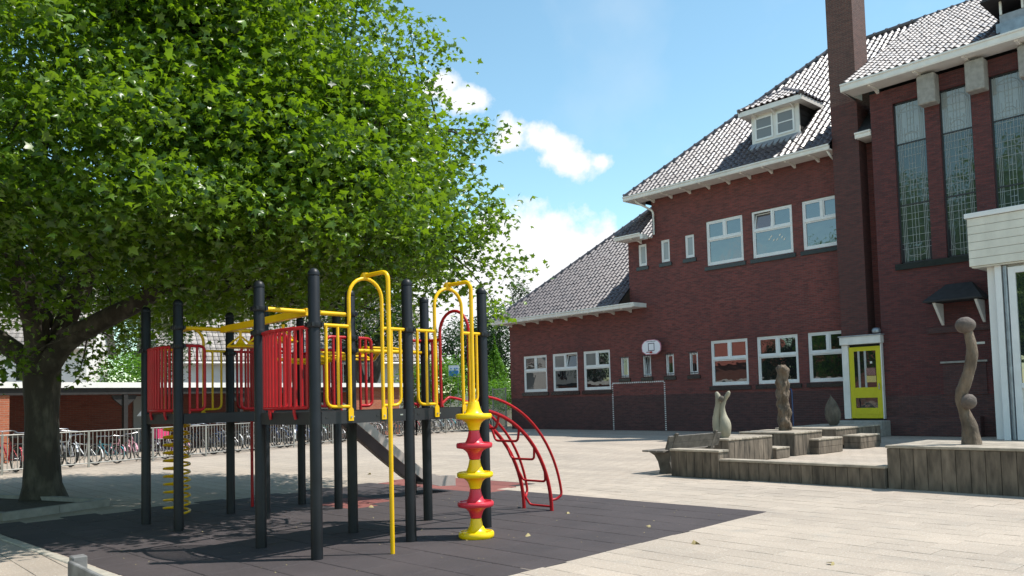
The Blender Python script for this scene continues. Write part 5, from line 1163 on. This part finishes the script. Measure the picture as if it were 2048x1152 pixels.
bushy('shrub', 'small bright shrub at the left edge by the tree pit', 'shrub', (-12.75, 1.75, .38), (.38, .38, .42), 900, .07, 'leaf_bright')
bushy('hedge_shrub', 'leafy green hedge under the blue and white sign', 'shrub', cb(885, 765, 45), (1.6, 1.6, 1.5), 2200, .2, 'leaf_bright')
bushy('hedge_shrub', 'loose hedge left of the sign behind the right fence', 'shrub', cb(830, 775, 45), (1.1, 1.1, 1.3), 1200, .2, 'leaf')
bushy('hedge_shrub', 'low hedge between the gate and the school corner', 'shrub', cb(1010, 790, 46), (1.7, 1.7, .9), 1800, .18, 'leaf_bright')
bushy('conifer', 'pointed light green conifer left of the school corner', 'tree', cb(990, 745, 50), (1.2, 1.2, 2.0), 2500, .16, 'leaf_bright', .1, shape='cone')
bushy('tree', 'dark tree directly left of the school wall', 'tree', cb(1000, 700, 54), (2.4, 2.4, 3.2), 4500, .26, 'leaf_dark', .2)
bushy('tree', 'round dark tree behind the fence right of the tiled house', 'tree', cb(925, 715, 62), (2.6, 2.6, 3.0), 4000, .28, 'leaf_dark', .2)
bushy('tree', 'dark low tree between the two dark trees', 'tree', cb(965, 720, 58), (2.0, 2.0, 2.8), 3000, .27, 'leaf_dark', .2)
bushy('tree', 'tall thin pale tree above the school corner', 'tree', cb(1040, 600, 60), (.8, .8, 1.6), 700, .22, 'leaf_grey', .1)
bushy('tree', 'olive tree in front of the tiled house roof', 'tree', cb(300, 700, 38), (1.8, 1.8, 2.0), 2500, .2, 'leaf_grey', .15)
bushy('tree', 'dense tree rising behind the shelter, right of centre', 'tree', cb(735, 640, 46), (3.0, 3.0, 2.2), 5000, .24, 'leaf_dark', .0)
bushy('tree', 'broad garden tree far behind the plane tree', 'tree', cb(560, 560, 60), (6, 6, 4.5), 7000, .34, 'leaf_dark', .3)
bushy('tree', 'broad tree behind the white house', 'tree', cb(180, 560, 58), (7, 7, 5), 7000, .36, 'leaf_dark', .3)
bushy('tree', 'leafy tree mirrored in the window next to the yellow door', 'tree', (-33, -12, 5), (3.5, 3.5, 3.2), 6000, .3, 'leaf_bright', .25)
bushy('tree', 'dark rounded tree mirrored in the middle ground floor window', 'tree', (-42, -18, 4), (3, 3, 3), 5000, .3, 'leaf_dark', .25)
bushy('tree', 'tall broad tree mirrored in the middle tower window', 'tree', (-26.5, -9, 11), (4.6, 4.6, 7.5), 9000, .45, 'leaf', .35)
bushy('tree', 'third tall tree mirrored in the right tower window', 'tree', (-18.5, -9, 11), (4.6, 4.6, 7.5), 9000, .45, 'leaf', .35)
bushy('tree', 'tall tree mirrored low in the left tower window', 'tree', (-34, -16, 10), (5, 5, 6), 7000, .42, 'leaf', .35)
for (x, y, lb) in ((-12, -14, 'tall tree out of view behind the camera, added to block sky light'),): bushy('tree', lb, 'tree', (x, y, 8), (4.2, 4.2, 5.5), 6000, .42, 'leaf', .3)  # unseen tree, added to cut the sky light reaching the yard
ft = thing('forked_trunk', 'dark forked tree trunk against the white wall', 'tree', tuple(cb(735, 770, 45)))
o = cb(735, 770, 45); o[2] = 0
MB().tube([o, o + np.array([0, 0, 2.6])], [.40, .36], 12).build('trunk', 'bark', ft, True)
for s in (-1, 1): MB().tube(swept([(*(o + np.array([0, 0, 2.3])), .30), (*(o + ccw(s * .45, 0, 3.1)), .26), (*(o + ccw(s * .62, 0, 4.4)), .22), (*(o + ccw(s * .8, 0, 6.0)), .14)])[0], swept([(0, 0, 0, .30), (0, 0, 0, .26), (0, 0, 0, .22), (0, 0, 0, .14)])[1], 10).build('limb', 'bark', ft, True)
# sign board on two legs
a = cb(897, 731, 44); b_ = cb(917, 749, 44); sg = thing('sign_board', 'white and blue notice sign above the hedge', 'sign', (a[0], a[1], 0)); ux = ccw(1, 0); nx = ccw(0, -.03)
def sgb(u0, u1, z0, z1, off=0): P = [a + ux * u + nx * off for u in (u0, u1)]; return MB().prism([(P[0][0], P[0][1], z0), (P[1][0], P[1][1], z0), (P[1][0], P[1][1], z1), (P[0][0], P[0][1], z1)], nx)
z1, z0 = a[2], b_[2]; sgb(0, .56, z0 - .1, z1).build('panel', 'board_white', sg); sgb(.03, .53, z0 - .08, z0 + .22, 1.1).build('blue_field', 'sign_blue', sg)
for u in (.10, .30, .42): sgb(u, u + .07, z0 + .30, z0 + .36, 1.1).build('mark', 'sign_blue', sg)
for u in (.05, .48): sgb(u, u + .04, 0, z0 - .1).build('leg', 'fence_grey', sg)
bw = thing('boundary_wall', 'low white boundary wall behind the right-hand bicycles', 'wall', tuple(cb(900, 830, 47)))
p0, p1 = cb(800, 830, 47), cb(1030, 830, 47.5)
MB().prism([(p0[0], p0[1], -.02), (p1[0], p1[1], -.02), (p1[0], p1[1], 2.0), (p0[0], p0[1], 2.0)], ccw(0, .25)).build('wall_body', 'render_white', bw)
# ------------------------------------------------------------------ tree pit, knee rail, fallen leaves
pit = thing('tree_pit', 'concrete kerb ring with soil around the plane tree foot', 'tree pit', (-15.2, 3.2, 0))
pr = rot2((-13.18, 2.35), math.radians(21))
def pbox(u0, u1, v0, v1, z0, z1): return MB().hexa([(*pr(u, v), z) for z in (z0, z1) for u, v in ((u0, v0), (u0, v1), (u1, v1), (u1, v0))])
for k in range(2): pbox(0, .12, k * .84 + .005, (k + 1) * .84 - .005, -.02, .11).build('kerb_stone', 'concrete', pit)
for k in range(3): pbox(.12 + k * .95, .12 + (k + 1) * .95 - .01, 0, .12, -.02, .11).build('kerb_stone', 'concrete', pit); pbox(.12 + k * .95, .12 + (k + 1) * .95 - .01, 1.56, 1.68, -.02, .11).build('kerb_stone', 'concrete', pit)
pbox(.12, 3.0, .12, 1.56, -.02, .05).build('soil_bed', 'soil', pit)
kr = thing('knee_rail', 'grey wooden knee rail at the lower left edge', 'rail', (-6.6, 1.6, 0))
for x in (-6.56, -4.9): MB().cbox(x - .05, x + .05, 1.60, 1.70, -.05, .45, .008).build('rail_post', 'grey_wood', kr)
MB().cbox(-6.50, -4.4, 1.565, 1.598, .29, .43, .006).build('rail_board', 'grey_wood', kr)
fl_n = [(1390, 1088, .16, 'pale curled fallen leaf on the paving right of the mat'), (1665, 1130, .09, 'small brown fallen leaf on the paving at the bottom right'), (1057, 1072, .10, 'yellow fallen leaf on the mat right of the disc climber'), (742, 1015, .12, 'grey crumpled leaf on the mat below the far posts'), (1135, 1028, .07, 'pale fallen leaf beside the curved ladder foot'), (1300, 1055, .06, 'tiny pale leaf near the mat edge'), (740, 948, .10, 'brown leaf on the paving beyond the slide')]
for (x, y, s, lb) in fl_n:
    d = RM.T @ np.array([(x - 1024) / F_PX, (y - CY_PX) / F_PX, 1.0]); p = d * (-EYE / d[2]) + np.array([0, 0, EYE + .022])
    me = leaf_mesh('fallen_leaf', np.array([p]), np.array([s]), LEAF5 * np.array([1, 1, 2.2]), LEAF5F, 'leaf_dry', frames(1, 0, 2.0)); o = mesh_obj('fallen_leaf', me, None); tag(o, lb, 'leaf', 'fallen leaves')
n = 150; U = RNG.uniform(.2, 7.3, n); Vv = RNG.uniform(.2, 6.6, n); P = np.array([(*MATF(u, v), .010) for u, v in zip(U, Vv)])
me = leaf_mesh('leaf_litter', P, RNG.uniform(.008, .026, n), LEAF2 * np.array([1, 1, 2]), LEAF2F, 'leaf_dry', frames(n, 0, 2.0)); tag(mesh_obj('leaf_litter', me, None), 'tiny dry flakes scattered over the rubber mat', 'litter', kind='stuff')
